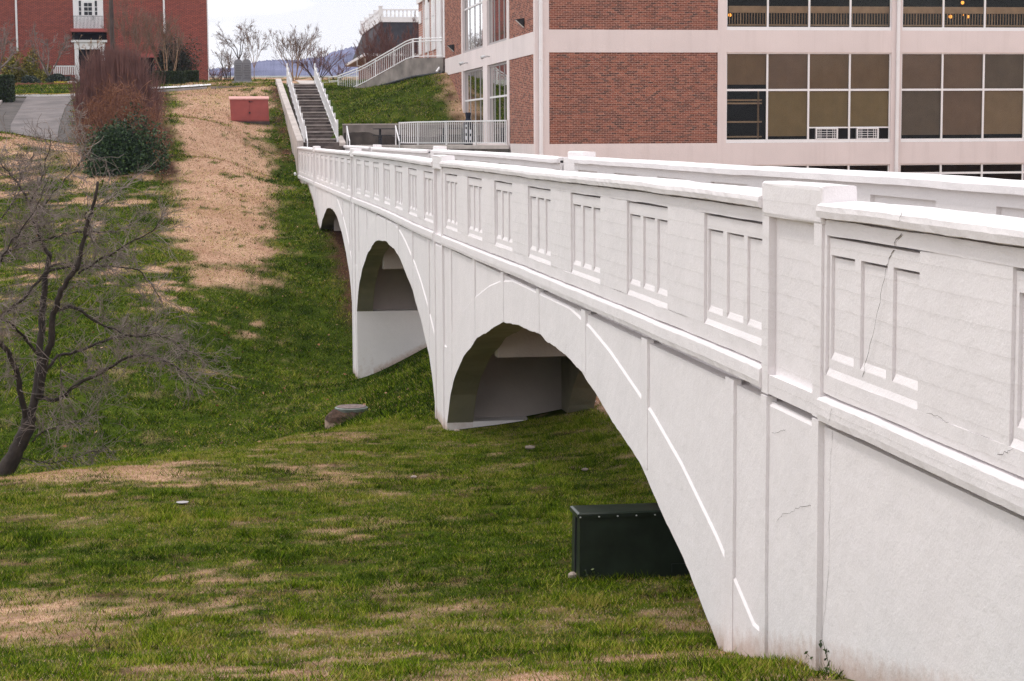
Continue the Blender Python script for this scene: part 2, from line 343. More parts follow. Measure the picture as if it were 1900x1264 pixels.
# ------------------------------------------------------------------ terrain
def G(px, py, Y): p = at(px, py, Y); return (p[0], p[1], p[2])
CP = [(3.76,9,-2.95),(3.76,11.3,-3.336),(3.76,12.58,-3.58),(3.76,14.04,-3.92),(3.76,18,-4.2),(3.76,24,-4.5),(3.76,30,-4.8),(3.76,32.58,-4.96),
 G(0,1264,13.2),G(500,1264,12.9),G(950,1264,12.4),G(0,885,27),G(280,850,29.5),G(560,803,32.5),
 (-1.9,20,-4.25),(1,20,-4.3),(1.5,27,-4.65),
 (-3.3,30,-5.5),(-3.8,34,-6.5),(-4.5,39,-7.2),(-5,43,-7.4),(-1.1,32.5,-5.65),(-1.3,36,-6.5),(-1.5,41,-7.1),(-1.5,45,-7.2),
 (1.6,35,-5.5),(1.9,39,-6.15),(2,44,-6.75),(2,48,-6.95),(2.7,34.5,-5.08),(2.7,37,-5.38),(2.7,40,-5.75),(2.7,44,-6.3),(2.7,49,-6.75),
 (3.76,36,-5.15),(3.76,40,-5.4),(3.76,45,-5.95),(3.76,50,-6.5),(3.76,54,-6.7),(3.76,55.4,-6.69),
 (5,45,-5.2),(5.9,55,-5.55),(6,48,-5.2),(6,40,-4.9),(6.1,33,-4.62),(6,22,-4.4),(6,14,-3.9),(8,33,-4.2),(12,33,-3.7),(20,40,-3),(12,20,-3.5),(10,55,-4.5),(10,66,-4.0),(20,68,-3.5),
 G(300,700,50.5),G(400,600,57.4),G(450,500,64),G(400,400,73),G(430,300,85),G(400,230,95),G(470,185,105.5),G(450,166,110),
 (3.76,58,-6.2),(3.76,62,-5.2),(3.76,66,-4.3),(3.76,70,-3.5),(3.76,72.7,-3.4),(3.76,77.6,-2.45),(3.76,84,-2.1),(3.76,91,-1.75),
 (3.6,95,-.8),(3.6,100,.6),(3.6,105,1.8),(3.6,110,2.9),(5,66,-4.2),(6.2,66,-3.8),(6.2,72,-2.9),(6.5,80,-2.2),(5,86,-2.2),(6.5,88,-1.6),
 G(0,700,50),G(0,500,64),G(0,400,74),G(50,330,82),G(15,247,89.3),G(80,259,89.8),G(100,264,90.5),G(175,275,88),G(235,335,80.5),G(0,247,93),
 G(70,230,98),G(70,182,113),G(140,181,113),G(60,177,115),G(60,154,150),G(300,172,112),G(390,164,113),G(450,151,126),G(600,151,126),G(330,153,150),
 (2,133,3.78),(2,146,3.9),(6.3,92.9,.62),(9,92.9,.6),(11.8,92.9,.6),(6.3,100,1.5),(6.4,108,2.3),(9,101,2.5),(11.5,100,3.25),(9,106,2.85),G(700,166,105),
 (12,110,3.6),(9,118,3.3),(5,112.5,3.02),(5,118,3.4),(7,82,-.95),(11,82,-.95),(7,90.8,-.8),(11,90.8,-.8),
 (14,72,-3),(25,72,-3),(40,72,-3.2),(14,85,-2),(25,100,0),(40,100,0),
 (0,0,-1.65),(3,0,-1.75),(-3,0,-1.65),(0,5,-2.05),(3.76,5,-2.15),(0,9,-2.85),(-3,9,-2.8),(8,0,-1.8),(8,9,-2.75),(15,5,-2.2),(-10,5,-2.1),(0,-10,-1.5),(10,-10,-1.5),(-15,-10,-1.5),
 (-12,15,-4),(-15,27,-5.3),(-15,45,-7.8),(-15,60,-5.3),(-15,80,-1.8),(-15,100,1.2),(-15,115,2.5),(-20,150,4.3),(-40,45,-8),(-40,100,1),(-40,150,4.3),(40,20,-3),(40,45,-3),(60,100,1),(60,150,4),(20,150,4.5),(10,150,4.2),
 (0,200,6.0),(-40,200,6),(40,200,6),(0,260,6),(-40,260,6),(60,260,6),(-70,-12,-1.5),(-70,60,-5),(-70,150,4),(90,-12,-1.5),(90,60,-3)]
CP = np.array(CP, float)
def _k(d2): return np.where(d2 > 1e-12, .5*d2*np.log(np.maximum(d2, 1e-12)), 0)
_n = len(CP); _A = np.zeros((_n+3, _n+3))
_A[:_n, :_n] = _k(((CP[:, None, :2]-CP[None, :, :2])**2).sum(-1)) + np.eye(_n)*.6
_A[:_n, _n] = 1; _A[:_n, _n+1:] = CP[:, :2]; _A[_n, :_n] = 1; _A[_n+1:, :_n] = CP[:, :2].T
_w = np.linalg.solve(_A, np.concatenate([CP[:, 2], np.zeros(3)]))
def H(X, Y):                              # ground height
    X = np.atleast_1d(np.asarray(X, float)); Y = np.atleast_1d(np.asarray(Y, float)); out = np.empty(X.shape)
    xf, yf, of = X.ravel(), Y.ravel(), out.ravel()
    for i in range(0, len(xf), 40000):
        x, y = xf[i:i+40000], yf[i:i+40000]
        d2 = (x[:, None]-CP[None, :, 0])**2 + (y[:, None]-CP[None, :, 1])**2
        of[i:i+40000] = _k(d2)@_w[:_n] + _w[_n] + _w[_n+1]*x + _w[_n+2]*y
    z = of.reshape(X.shape)
    z = z + .05*(fbm(X*.9, Y*.9, 3)-.5)
    z = np.where((X > 5.9) & (X < 12.25) & (Y > 79) & (Y < 92.7), np.minimum(z, -.75), z)      # dug out for the terrace
    return np.where((X > 4.0) & (X < 6.3) & (Y > 84) & (Y < 91.5), np.minimum(z, -1.9), z)
def hz(x, y): return float(H(x, y)[0])
def straw(X, Y):                          # how dead the turf is, 0..1
    X = np.asarray(X, float); Y = np.asarray(Y, float)
    n = fbm(X*.62+3, Y*.95+9, 4); n2 = fbm(X*1.9, Y*3.1+40, 3); n3 = fbm(X*.3+60, Y*.12, 3)
    near = sst(.40, .735, n*.36+n2*.27+.37*fbm(X*5.2, Y*7.5+5, 3) + .035*np.exp(-((Y-17.0)/.9)**2) + .17*np.exp(-((Y-26.4+.35*(X+1))/1.1)**2)*sst(.6, -1, X) + .03*sst(16, 13, Y) - .06*np.exp(-((Y-22)/2.2)**2) - .08*sst(1.2, 3.2, X))
    lo = np.interp(Y, [57, 60, 66, 73, 85, 95, 110, 113], [.8, -.2, -1.5, -2.1, -1.7, -2.1, -2.6, -2.8])
    hi = np.interp(Y, [57, 60, 66, 73, 85, 95, 110, 113], [1.0, 1.7, 2.0, 2.1, 2.5, 2.7, 3.2, 3.3])
    e = np.minimum(X-lo, hi-X) + (n-.5)*2.2 + (n2-.5)*1.0
    strip = sst(-.6, .8, e)*sst(59, 66.5, Y + (n-.5)*9 + (n2-.5)*6)*sst(116, 112, Y)
    strip = strip*(1-.85*sst(.57, .68, n2*.55+.45*fbm(X*3.7, Y*1.6+11, 3)+.1*(n3-.5) + .05*sst(-.2, 2.0, X)*sst(82, 92, Y)))
    mound = sst(.46, .62, n*.6+n2*.4 + .22*np.exp(-((Y-87.5)/2.0)**2) + .22*np.exp(-((X+5.2)/.9)**2-((Y-82)/4)**2)-.03)*sst(70, 80, Y)*sst(-1.5, -3, X)
    mid = sst(2.4, 1.2, X)*.9*sst(.55, .68, n*.55+n2*.45 + .05*sst(-2, -5, X)*sst(60, 75, Y))
    far = np.maximum(np.maximum(strip, mound), mid*sst(48, 60, Y)*.8 + .25*mid)
    plate = sst(.42, .58, n*.5+n2*.5+.02)
    z = np.where(Y < 35, near, far); z = np.where(Y > 114, np.where(X < -6.5, .08*n2, plate), z)
    z = np.where((X > 6.2) & (Y > 90) & (Y < 114), .12*n2 + .7*sst(10.8, 11.8, X + (n2-.5)*1.2), z)
    z = np.where((X > 6.25) & (Y < 75), sst(.3, .5, n2+.15), z)
    return np.clip(z, 0, 1)
def bare(X, Y):                           # bare soil, mulch
    X = np.asarray(X, float); Y = np.asarray(Y, float)
    n2 = fbm(X*2.5+7, Y*1.6, 3)
    tr = np.interp(Y, [78, 85, 100, 113], [-1.9, -2.25, -2.75, -2.95])      # the mulched strip beside the straw
    m = sst(.62, .25, np.abs(X-tr) + (n2-.5)*.9)*sst(78, 82, Y)*sst(113.5, 112, Y)
    u = sst(3.6, 4.2, X + (n2-.5)*.6)*sst(7, 6, X)*sst(58, 61, Y)*sst(76, 73, Y)    # under the third arch
    s = np.exp(-((X-3.35)/.35)**2)*sst(92, 94, Y)*sst(111, 109, Y)*sst(.35, .55, n2)
    b = .8*sst(.60, .72, n2)*sst(10, 11, X)*sst(90, 92, Y)*sst(103, 101, Y)
    w = .75*sst(.66, .76, fbm(X*2.7+31, Y*4.1+2, 3))*sst(36, 33, Y)           # worn spots in the near lawn
    return np.clip(np.maximum(np.maximum(np.maximum(m, u), np.maximum(s, b)), w), 0, 1)
xs = np.concatenate([np.linspace(-70, -12, 24), np.arange(-11.5, -6, .5), np.arange(-6, 7, .2), np.arange(7, 14, .5), np.linspace(14.5, 90, 26)])
ys = np.concatenate([np.linspace(-12, 7, 20), np.arange(7.4, 34, .25), np.arange(34, 62, .35), np.arange(62, 116, .5), np.linspace(117, 260, 60)])
XX, YY = np.meshgrid(xs, ys); ZZ = H(XX, YY)
V = np.stack([XX, YY, ZZ], -1).reshape(-1, 3); nx = len(xs); ny = len(ys)
ii = (np.arange(ny-1)[:, None]*nx + np.arange(nx-1)[None, :]).ravel()
Fq = np.stack([ii, ii+1, ii+1+nx, ii+nx], -1)
def grid_mesh(name, V, Fq, m, attrs):
    me = bpy.data.meshes.new(name); me.vertices.add(len(V)); me.vertices.foreach_set('co', V.astype(np.float32).ravel())
    me.loops.add(Fq.size); me.loops.foreach_set('vertex_index', Fq.astype(np.int32).ravel())
    me.polygons.add(len(Fq)); me.polygons.foreach_set('loop_start', np.arange(0, Fq.size, 4, dtype=np.int32))
    try: me.polygons.foreach_set('loop_total', np.full(len(Fq), 4, np.int32))
    except Exception: pass
    me.polygons.foreach_set('use_smooth', np.ones(len(Fq), bool))
    for k, a in attrs.items():
        q = me.attributes.new(k, 'FLOAT', 'POINT'); q.data.foreach_set('value', np.asarray(a, np.float32).ravel())
    me.materials.append(m); me.update(); me.validate(); return link(name, me)
def ground_extra(m, t, b, r):
    N = t.nodes.new; K = t.links.new
    tc = N('ShaderNodeTexCoord')
    def noise(s, d=6, ro=.6):
        n = N('ShaderNodeTexNoise'); n.inputs['Scale'].default_value = s; n.inputs['Detail'].default_value = d; n.inputs['Roughness'].default_value = ro; K(tc.outputs['Object'], n.inputs['Vector']); return n.outputs[0]
    def ramp(src, stops):
        q = N('ShaderNodeValToRGB'); e = q.color_ramp.elements
        while len(e) < len(stops): e.new(.5)
        for k, (p, c) in enumerate(stops): e[k].position = p; e[k].color = (*c, 1)
        K(src, q.inputs[0]); return q.outputs[0]
    def mix(f, a, c):
        q = N('ShaderNodeMix'); q.data_type = 'RGBA'; K(f, q.inputs['Factor']); K(a, q.inputs['A']); K(c, q.inputs['B']); return q.outputs['Result']
    def attr(n):
        a = N('ShaderNodeAttribute'); a.attribute_name = n; return a.outputs['Fac']
    green = ramp(noise(1.3, 8, .7), [(.3, (.014, .024, .003)), (.5, (.038, .060, .005)), (.7, (.09, .118, .014))])
    st = ramp(noise(9, 8, .7), [(.3, (.31, .185, .12)), (.5, (.50, .315, .215)), (.72, (.60, .42, .31))])
    so = ramp(noise(14, 8, .75), [(.3, (.022, .012, .009)), (.5, (.065, .034, .022)), (.72, (.24, .12, .07))])
    f1 = N('ShaderNodeMath'); f1.operation = 'MULTIPLY_ADD'; f1.inputs[1].default_value = .9; f1.use_clamp = True
    K(noise(16, 5, .7), f1.inputs[0]); f0 = N('ShaderNodeMath'); f0.operation = 'MULTIPLY_ADD'; f0.inputs[1].default_value = 1.25; f0.inputs[2].default_value = -.55
    K(attr('straw'), f0.inputs[0]); K(f0.outputs[0], f1.inputs[2])
    st = mix(ramp(noise(.55, 5, .6), [(.42, (0, 0, 0)), (.62, (.42, .42, .42))]), st, ramp(noise(20, 6, .7), [(.3, (.16, .075, .042)), (.7, (.40, .22, .13))]))
    c = mix(f1.outputs[0], green, st); c = mix(attr('bare'), c, so)
    K(c, b.inputs['Base Color'])
M['ground'] = mat('winter_turf', (.1, .1, .1), .95, .1, 2, bump=1, bscale=22, extra=ground_extra, spec=.02)
g = grid_mesh('ground', V, Fq, M['ground'], {'straw': straw(XX, YY), 'bare': bare(XX, YY)}); tag(g, kind='structure')
# turf: blades as geometry, one coloured triangle each
BL = [(0, (.016, .032, .003)), (.20, (.058, .112, .004)), (.40, (.180, .250, .010)), (.52, (.42, .42, .065)), (.56, (.25, .125, .07)), (.66, (.41, .25, .16)), (.8, (.50, .32, .22)), (1, (.63, .45, .34))]
M['blade'] = mat('turf_blades', (1, 1, 1), .8, .1, 2, extra=ramp_attr('tint', BL), spec=.03)
def blades(n, x0, x1, y0, y1, h, w, keep, clump=3.0):
    X = RNG.uniform(x0, x1, n); Y = RNG.uniform(y0, y1, n); k = keep(X, Y); X, Y = X[k], Y[k]
    s = straw(X, Y); b = bare(X, Y); cl = fbm(X*clump, Y*clump*1.3, 3); big = fbm(X*.45+20, Y*.5+3, 3); coarse = sst(.58, .70, fbm(X*1.6+80, Y*2.4+8, 2))
    dead = RNG.random(len(X)) < np.clip(s*.92 + .17 + .6*(cl-.5), .03, .97)
    k = RNG.random(len(X)) > np.clip(b*.97, 0, .97); k &= (RNG.random(len(X)) > .35) | dead | (cl > .42)
    X, Y, s, cl, dead, big, coarse = X[k], Y[k], s[k], cl[k], dead[k], big[k], coarse[k]; m = len(X); Z = H(X, Y)
    tint = np.where(dead, np.clip(.52+.46*RNG.random(m)**1.1 + .5*(big-.55), .52, 1), np.clip(-.02+.52*RNG.random(m)**1.1*(.45+1.2*cl) + .55*(big-.5) + np.where(Y > 36, .005, .095) + .22*(RNG.random(m) < .10), 0, .54))
    c2 = sst(.60, .70, fbm(X*4.6+13, Y*6.4+3, 2))*(~dead); tint = np.clip(tint - .16*c2, 0, 1)
    hh = (1+.8*c2)*h*(.45+.9*RNG.random(m))*np.where(dead, .5, .75+.7*(cl-.3))*(1+1.0*coarse*(~dead))
    a = RNG.uniform(0, 2*np.pi, m); le = hh*np.where(dead, 2.2, 1.5)*(.25+RNG.random(m)); a2 = RNG.uniform(0, 2*np.pi, m)
    ww = w*(.6+.8*RNG.random(m))*np.where(dead, 1.0, 1.0)
    P = np.empty((m, 3, 3)); dx, dy = np.cos(a)*ww/2, np.sin(a)*ww/2
    P[:, 0] = np.stack([X-dx, Y-dy, Z-.015], -1); P[:, 1] = np.stack([X+dx, Y+dy, Z-.015], -1)
    P[:, 2] = np.stack([X+np.cos(a2)*le, Y+np.sin(a2)*le, Z+hh], -1)
    return P.reshape(-1, 3), np.repeat(tint, 3)
def frame_ok(X, Y):                       # skip turf that no nearby camera could see, and what is built over
    px = 400 + 3600*X/np.maximum(Y, 1)
    ok = (px > -260) & (px < 2150)
    ok &= ~((X > 3.8) & (X < 6.2) & (((Y > 32) & (Y < 34.4)) | ((Y > 53) & (Y < 55.6)) | (Y < 13.4) | (Y > 74)))
    ok &= ~((X > 6.0) & (Y > 76) & (Y < 92.8)) & ~((X > 3.75) & (X < 6.15) & (Y > 88) & (Y < 112))
    return ok
def drive_in(X, Y): return (Y > 90.3) & (Y < 114) & (X > np.interp(Y, [90, 114], [-9.6, -11.0])-1.5) & (X < np.interp(Y, [90, 100, 114], [-6.6, -7.2, -8.0]))
P1, T1 = blades(980000, -3.2, 6.6, 11.2, 34.5, .029, .0095, frame_ok)
P2, T2 = blades(430000, -8, 6.4, 34, 78, .055, .022, lambda X, Y: frame_ok(X, Y) & ((X < 6.2)), 1.6)
P3, T3 = blades(260000, -13, 12, 78, 116, .065, .036, lambda X, Y: frame_ok(X, Y) & ~drive_in(X, Y), 1.2)
P6, T6 = blades(330000, -9.5, -3.2, 8, 40, .029, .012, lambda X, Y: 400+3600*X/np.maximum(Y, 1) > -1500)
P7, T7 = blades(170000, -24, -8, 36, 116, .07, .036, lambda X, Y: (400+3600*X/np.maximum(Y, 1) > -800) & ~drive_in(X, Y), 1.3)
P4, T4 = blades(30000, 6.2, 13, 24, 52, .1, .02, frame_ok)
P5, T5 = blades(70000, -14, 12, 114, 150, .09, .04, lambda X, Y: frame_ok(X, Y) & ((X < -6.5) | (Y < 134)), 1.2)
tag(fast_mesh('grass', np.concatenate([P1, P2, P3, P4, P5, P6, P7]), 3, M['blade'], {'tint': np.concatenate([T1, T2, T3, T4, T5, T6, T7])}), kind='stuff')
# ------------------------------------------------------------------ haze, hills, far road
def hills():
    pts = [(-900, 95), (-200, 110), (200, 128), (395, 128), (440, 124), (470, 116), (500, 111), (545, 111), (600, 106), (620, 96), (650, 88), (690, 86), (760, 92), (900, 100), (1500, 120), (2600, 120)]
    px = np.linspace(-900, 2600, 2600); top = np.interp(px, [p[0] for p in pts], [p[1] for p in pts])
    top = top + 1.2*(vn(px*.35, px*0+3)-.5) + 2*(vn(px*.05, px*0+8)-.5) + .8*RNG.normal(size=len(px))
    secs = []
    for fr, Y in ((0, 1020), (.45, 1120), (.8, 1210), (1, 1260), (.6, 1420), (0, 1500)):
        base = 172; y = base + (top-base)*fr
        p = [at(a, c, 1260) for a, c in zip(px, y)]
        secs.append([(q[0]*Y/1260*1.0, Y, q[2]-(8 if fr == 0 else 0)+ 0) for q in p])
    m = MB(); m.loft(secs, closed=False, caps=False); return m
M['hill'] = mat('hazed_wooded_hill', (.15, .155, .235), .95, .35, .02, bump=1, bscale=.12, spec=0)  # blue of distance haze is put into the base colour, besides the air volume
tag(hills().build('hills', M['hill']), kind='structure')
_m = MB(); _a = at(380, 142.5, 700); _b = at(700, 142.5, 700)
_m.box(_a[0]-60, _b[0]+200, 690, 720, _a[2]-60, _a[2]); tag(_m.build('road', M['white_walk']), kind='structure')
_m = MB(); _m.box(-400, 500, 262, 690, -12, 4.5); tag(_m.build('terrain', M['ground']), kind='structure')
hz_m = bpy.data.materials.new('thin_air'); hz_m.use_nodes = True; t_ = hz_m.node_tree; t_.nodes.clear()
o_ = t_.nodes.new('ShaderNodeOutputMaterial'); v_ = t_.nodes.new('ShaderNodeVolumePrincipled'); v_.inputs['Color'].default_value = (.62, .68, .95, 1); v_.inputs['Density'].default_value = .00015; v_.inputs['Anisotropy'].default_value = 0
t_.links.new(v_.outputs[0], o_.inputs['Volume'])
_m = MB(); _m.box(-900, 1400, -40, 1600, -14, 110); tag(_m.build('haze', hz_m), kind='stuff')
# ------------------------------------------------------------------ footbridge
PIL = [12.4, 33.2, 54.4, 75.6]; END = 90.6; START = -9.0; XL, XR = 3.76, 6.24
_sy = [-10, 8, 12, 13.2, 17, 23, 26, 32, 34, 41, 53, 56, 72, 90]; _st = [-.035, -.033, -.016, -.003, .010, 0, .012, .010, -.012, .018, .02, -.004, -.012, 0]
_by = [-10, 8.6, 11.7, 13.2, 15.6, 24, 27, 32, 37, 45, 56, 80, 92]; _bt = [-.01, -.01, -.007, .03, .03, .02, 0, -.02, -.025, .01, -.03, -.06, -.07]
def dz(Y, z):
    t = min(1, max(0, (z+.405)/(-1.385)))
    return z + (1-t)*float(np.interp(Y, _sy, _st)) + t*float(np.interp(Y, _by, _bt))
ARC_R = [0, .13, .23, .3, .36, .45, .52, .6, .68, .76, .84, .9, .95, 1.0]; ARC_D = [0, .02, .07, .13, .21, .375, .49, .63, .87, 1.08, 1.38, 1.6, 1.95, 2.44]
EXT_R = [0, .15, .34, .45, .65, .765, .886, 1.0]; EXT_Z = [-1.80, -1.81, -1.96, -2.10, -2.45, -2.72, -3.09, -3.52]
ARCHES = [(22.75, 9.45), (43.7, 9.75), (64.9, 9.6)]
def intrados(Y):
    for c, a in ARCHES:
        r = abs(Y-c)/a
        if r < 1: return -2.345 - float(np.interp(r, ARC_R, ARC_D))
    return None
def extrados(Y):
    for c, a in ARCHES:
        r = abs(Y-c)/a
        if r < 1.04: return float(np.interp(r, EXT_R, EXT_Z))
    return None
PILS = [PIL, [p-.6 for p in PIL]]
def in_pil(Y, hw=.66, side=0): return any(abs(Y-p) < hw for p in PILS[side])
bridge = thing('footbridge', 'long white painted concrete arch footbridge with panelled parapets crossing the grassy gully', 'footbridge', (5.0, 0, -5))
def mirror(x, side): return x if side == 0 else 10.0-x
RJ = lambda s: random.uniform(-s, s)
# spandrel walls with the arch ribs, one per span and side
def spandrel(ya, yb, side, step):
    n = max(2, int((yb-ya)/step)); Ys = set(np.linspace(ya, yb, n))
    for c, a in ARCHES:
        for e in (c-a+1e-3, c-a-1e-3, c+a-1e-3, c+a+1e-3):
            if ya < e < yb: Ys.add(e)
    for p in PILS[side]:
        for e in (p-.66, p+.66):
            for d in (-1e-3, 1e-3):
                if ya < e+d < yb: Ys.add(e+d)
    secs = []; soil = []
    for Y in sorted(Ys):
        zi = intrados(Y); ze = extrados(Y); top = -1.835
        gz = hz(XL if side == 0 else XR, Y); zl = zi if zi is not None else -9.2
        if zi is not None: zl += .035*(float(vn(np.array([Y*2.3+side*40]), np.array([7.]))[0])-.5) + RJ(.005)
        x0 = XL; x1 = XL+.016
        if in_pil(Y, .66, side): ze = top - .03
        elif ze is None: ze = zl + .01 if zl > -9 else -9.1
        ze = min(max(ze, zl+.01), top-.03); ze2 = min(ze+.022, top-.01)
        zg = min(max(gz, zl+.001), ze-.004); zh = min(max(gz+.30, zl+.002), ze-.003)
        zg2 = min(max(gz, ze2+.001), top-.006); zh2 = min(max(gz+.30, ze2+.002), top-.005)
        sec = [(x0, zl), (x0, zg), (x0, zh), (x0, ze), (x1, ze2), (x1, zg2), (x1, zh2), (x1, top), (x1+.10, top), (x1+.10, -1.78), (4.2, -1.78), (4.2, zl)]
        secs.append([(mirror(x, side), Y, z) for x, z in sec])
        w = lambda z: float(np.clip(1-(z-gz)/.30, 0, 1))
        soil += [w(z) for x, z in sec]
    if side == 1: secs = secs[::-1]; soil = [s for k in range(len(secs)-1, -1, -1) for s in soil[k*12:k*12+12]]
    m = MB(); m.loft(secs); m.a['soil'] = soil; return m
def under_sides(o):                       # darker olive tone on the soffit and inner faces of the ribs
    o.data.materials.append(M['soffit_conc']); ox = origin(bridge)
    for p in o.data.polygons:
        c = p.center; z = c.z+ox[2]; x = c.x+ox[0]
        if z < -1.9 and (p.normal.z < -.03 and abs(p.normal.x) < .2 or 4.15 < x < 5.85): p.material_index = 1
for side in (0, 1):
    cuts = [START] + PIL + [END]
    for i in range(len(cuts)-1):
        st_ = (.1, .1, .14, .2, .3)[i] if side == 0 else .4
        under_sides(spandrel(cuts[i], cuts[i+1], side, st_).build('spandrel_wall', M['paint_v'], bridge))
# piers between the ribs, cross walls and the deck
for c0, c1 in ((32.2, 33.95), (53.45, 55.3)):
    m = MB(); secs = []; so_ = []
    for x in np.linspace(4.199, 5.801, 7):
        g0 = min(max(hz(x, c0-.15), -9), -5.2); secs.append([(x, c0, -9.2), (x, c0, g0), (x, c0, g0+.32), (x, c0, -4.78), (x, c1, -4.78), (x, c1, -9.2)]); so_ += [1, .95, 0, 0, 0, 0]
    m.loft(secs); m.a['soil'] = so_; o = m.build('pier', M['paint'], bridge)
    m = MB(); m.box(4.199, 5.801, c0+.45, c1-.45, -4.78, -1.78); m.build('pier_wall', M['shade_paint'], o)
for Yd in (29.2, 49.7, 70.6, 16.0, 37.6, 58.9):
    m = MB(); m.box(4.199, 5.801, Yd, Yd+.35, -3.36, -1.775); m.build('cross_wall', M['shade_paint'], bridge)
m = MB(); m.box(4.199, 5.801, 74.5, 90.55, -9.2, -1.79); m.build('abutment', M['shade_paint'], bridge)
m = MB(); m.box(4.199, 5.801, START, 13.3, -9.2, -1.79); m.build('abutment', M['shade_paint'], bridge)
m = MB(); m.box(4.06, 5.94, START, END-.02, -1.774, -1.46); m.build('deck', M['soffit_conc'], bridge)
# vertical ribs on the spandrels
def rib(Y, w, side, x_out, zt=-1.80):
    zs = [zt, None]; zi = intrados(Y)
    zz_ = [q for q in (intrados(Y-w/2-.02), zi, intrados(Y+w/2+.02)) if q is not None]
    zb = max(zz_)+.02 if zz_ else -8.0
    m = MB(); n = max(2, int((zt-zb)/.25)); secs = []; soil = []
    for k in range(n+1):
        z = zt+(zb-zt)*k/n; j = RJ(.006); gz = hz(XL, Y)
        zbn = z
        secs.append([(mirror(XL+.05, side), Y-w/2+j, zbn), (mirror(x_out, side), Y-w/2+j+.012, zbn), (mirror(x_out, side), Y+w/2+j-.012, zbn), (mirror(XL+.05, side), Y+w/2+j, zbn)])
        soil += [float(np.clip(1-(z-gz)/.25, 0, 1))]*4
    if side == 1: secs = secs[::-1]; soil = soil[::-1]
    m.loft(secs); m.a['soil'] = soil; return m.build('wall_rib', M['paint_v'], bridge)
for c, a in ARCHES:
    for k in range(-3, 4):
        for side in (0, 1): rib(c+k*2.93, .26 if k else .2, side, XL-.007)
for p in PIL:
    for s in (-1, 1):
        for side in (0, 1): rib(PILS[side][PIL.index(p)]+s*.59, .16, side, XL-.022)
# belt course
def sweep(prof, ya, yb, step, jit, mt, name, side, zoff=0, soft=True):
    Ys = np.arange(ya, yb+1e-6, step) if yb-ya > step else np.array([ya, yb]); Ys[-1] = yb; secs = []
    for Y in Ys:
        wob = .009*(vn(Y*1.3+side*50, 3.0)-.5)
        secs.append([(mirror(x+RJ(jit), side), Y, dz(Y, z) + zoff + wob + RJ(jit)) for x, z in prof])
    if side == 1: secs = secs[::-1]
    m = MB(); m.loft(secs); return m.build(name, mt, bridge)
LEDGE = [(3.90, -1.79), (3.745, -1.79), (3.730, -1.782), (3.723, -1.74), (3.725, -1.652), (3.732, -1.641), (3.772, -1.628), (3.90, -1.60)]
COPING = [(4.12, -.492), (3.83, -.492), (3.825, -.468), (3.735, -.470), (3.735, -.497), (3.712, -.490), (3.704, -.45), (3.710, -.418), (3.735, -.405), (3.95, -.392), (4.12, -.405), (4.165, -.43), (4.165, -.492)]
cutS = [[START] + [v for p in PILS[s_] for v in (p-.66, p+.66)] + [END] for s_ in (0, 1)]; cuts = cutS[0]
for side in (0, 1):
    for i in range(0, len(cuts), 2):
        cuts = cutS[side]; a, b = cuts[i], cuts[i+1]; st_ = .11 if (b < 34 and side == 0) else .3
        sweep(LEDGE, a, b, st_, .0016, M['paint'], 'belt_course', side)
        sweep(COPING, a, b, st_, .0022, M['paint'], 'coping', side, .045*side)
# parapets: a backing wall, then a front made of strips, posts and recessed panels
def panel(Y0, Y1, side, zo):
    m = MB(); W = Y1-Y0; d = lambda Y, z: dz(Y, z) + zo
    def bx(xa, xb, ya, yb, za, zb):
        q = []
        for z in (za, zb):
            for (x, y) in ((xa, ya), (xb, ya), (xb, yb), (xa, yb)): q.append((mirror(x, side), y, d(y, z)))
        f = [(0,3,2,1),(4,5,6,7),(0,1,5,4),(1,2,6,5),(2,3,7,6),(3,0,4,7)]
        m.add(q, f if side == 0 else [t[::-1] for t in f])
    s = [Y0+W*a for a in (.02, .285, .345, .63, .70, .975)]          # slots, from the near side
    xa, xb, xc = XL+.020, XL+.100, XL+.040
    bx(xa, xb, Y0, Y1, -.727, -.623); bx(xa, xb, Y0, Y1, -1.455, -1.385)
    for k in range(0, 6, 2): bx(xc, xb, s[k], s[k+1], -1.385, -.745)
    ed = [Y0] + s + [Y1]
    for k in range(0, 8, 2): bx(xa, xb, ed[k], ed[k+1], -1.385, -.727)
    def wedge(xf, xk, ya, yb, zf, zb):      # sloping sill
        q = [(mirror(xf, side), ya, d(ya, zf-.02)), (mirror(xk, side), ya, d(ya, zf-.02)), (mirror(xk, side), ya, d(ya, zb)), (mirror(xf, side), ya, d(ya, zf))]
        q += [(mirror(xf, side), yb, d(yb, zf-.02)), (mirror(xk, side), yb, d(yb, zf-.02)), (mirror(xk, side), yb, d(yb, zb)), (mirror(xf, side), yb, d(yb, zf))]
        f = [(0,1,2,3),(7,6,5,4),(0,4,5,1),(1,5,6,2),(2,6,7,3),(3,7,4,0)]
        m.add(q, f if side == 1 else [t[::-1] for t in f])
    for k in range(0, 6, 2): wedge(xa+.002, xc+.004, s[k]+.012, s[k+1]-.012, -1.382, -1.330)
    wedge(XL+.002, xa+.004, Y0+.012, Y1-.012, -1.488, -1.436)
    return m.build('recessed_panel', M['paint'], bridge)
def strip(ya, yb, za, zb, side, zo, m, x0=XL, x1=XL+.10):
    n = max(1, int((yb-ya)/.3)); secs = []
    for Y in np.linspace(ya, yb, n+1):
        secs.append([(mirror(x0+RJ(.003), side), Y, dz(Y, za)+zo+RJ(.004)), (mirror(x0+RJ(.003), side), Y, dz(Y, zb)+zo+RJ(.004)), (mirror(x1, side), Y, dz(Y, zb)+zo), (mirror(x1, side), Y, dz(Y, za)+zo)])
    if side == 1: secs = secs[::-1]
    m.loft(secs)
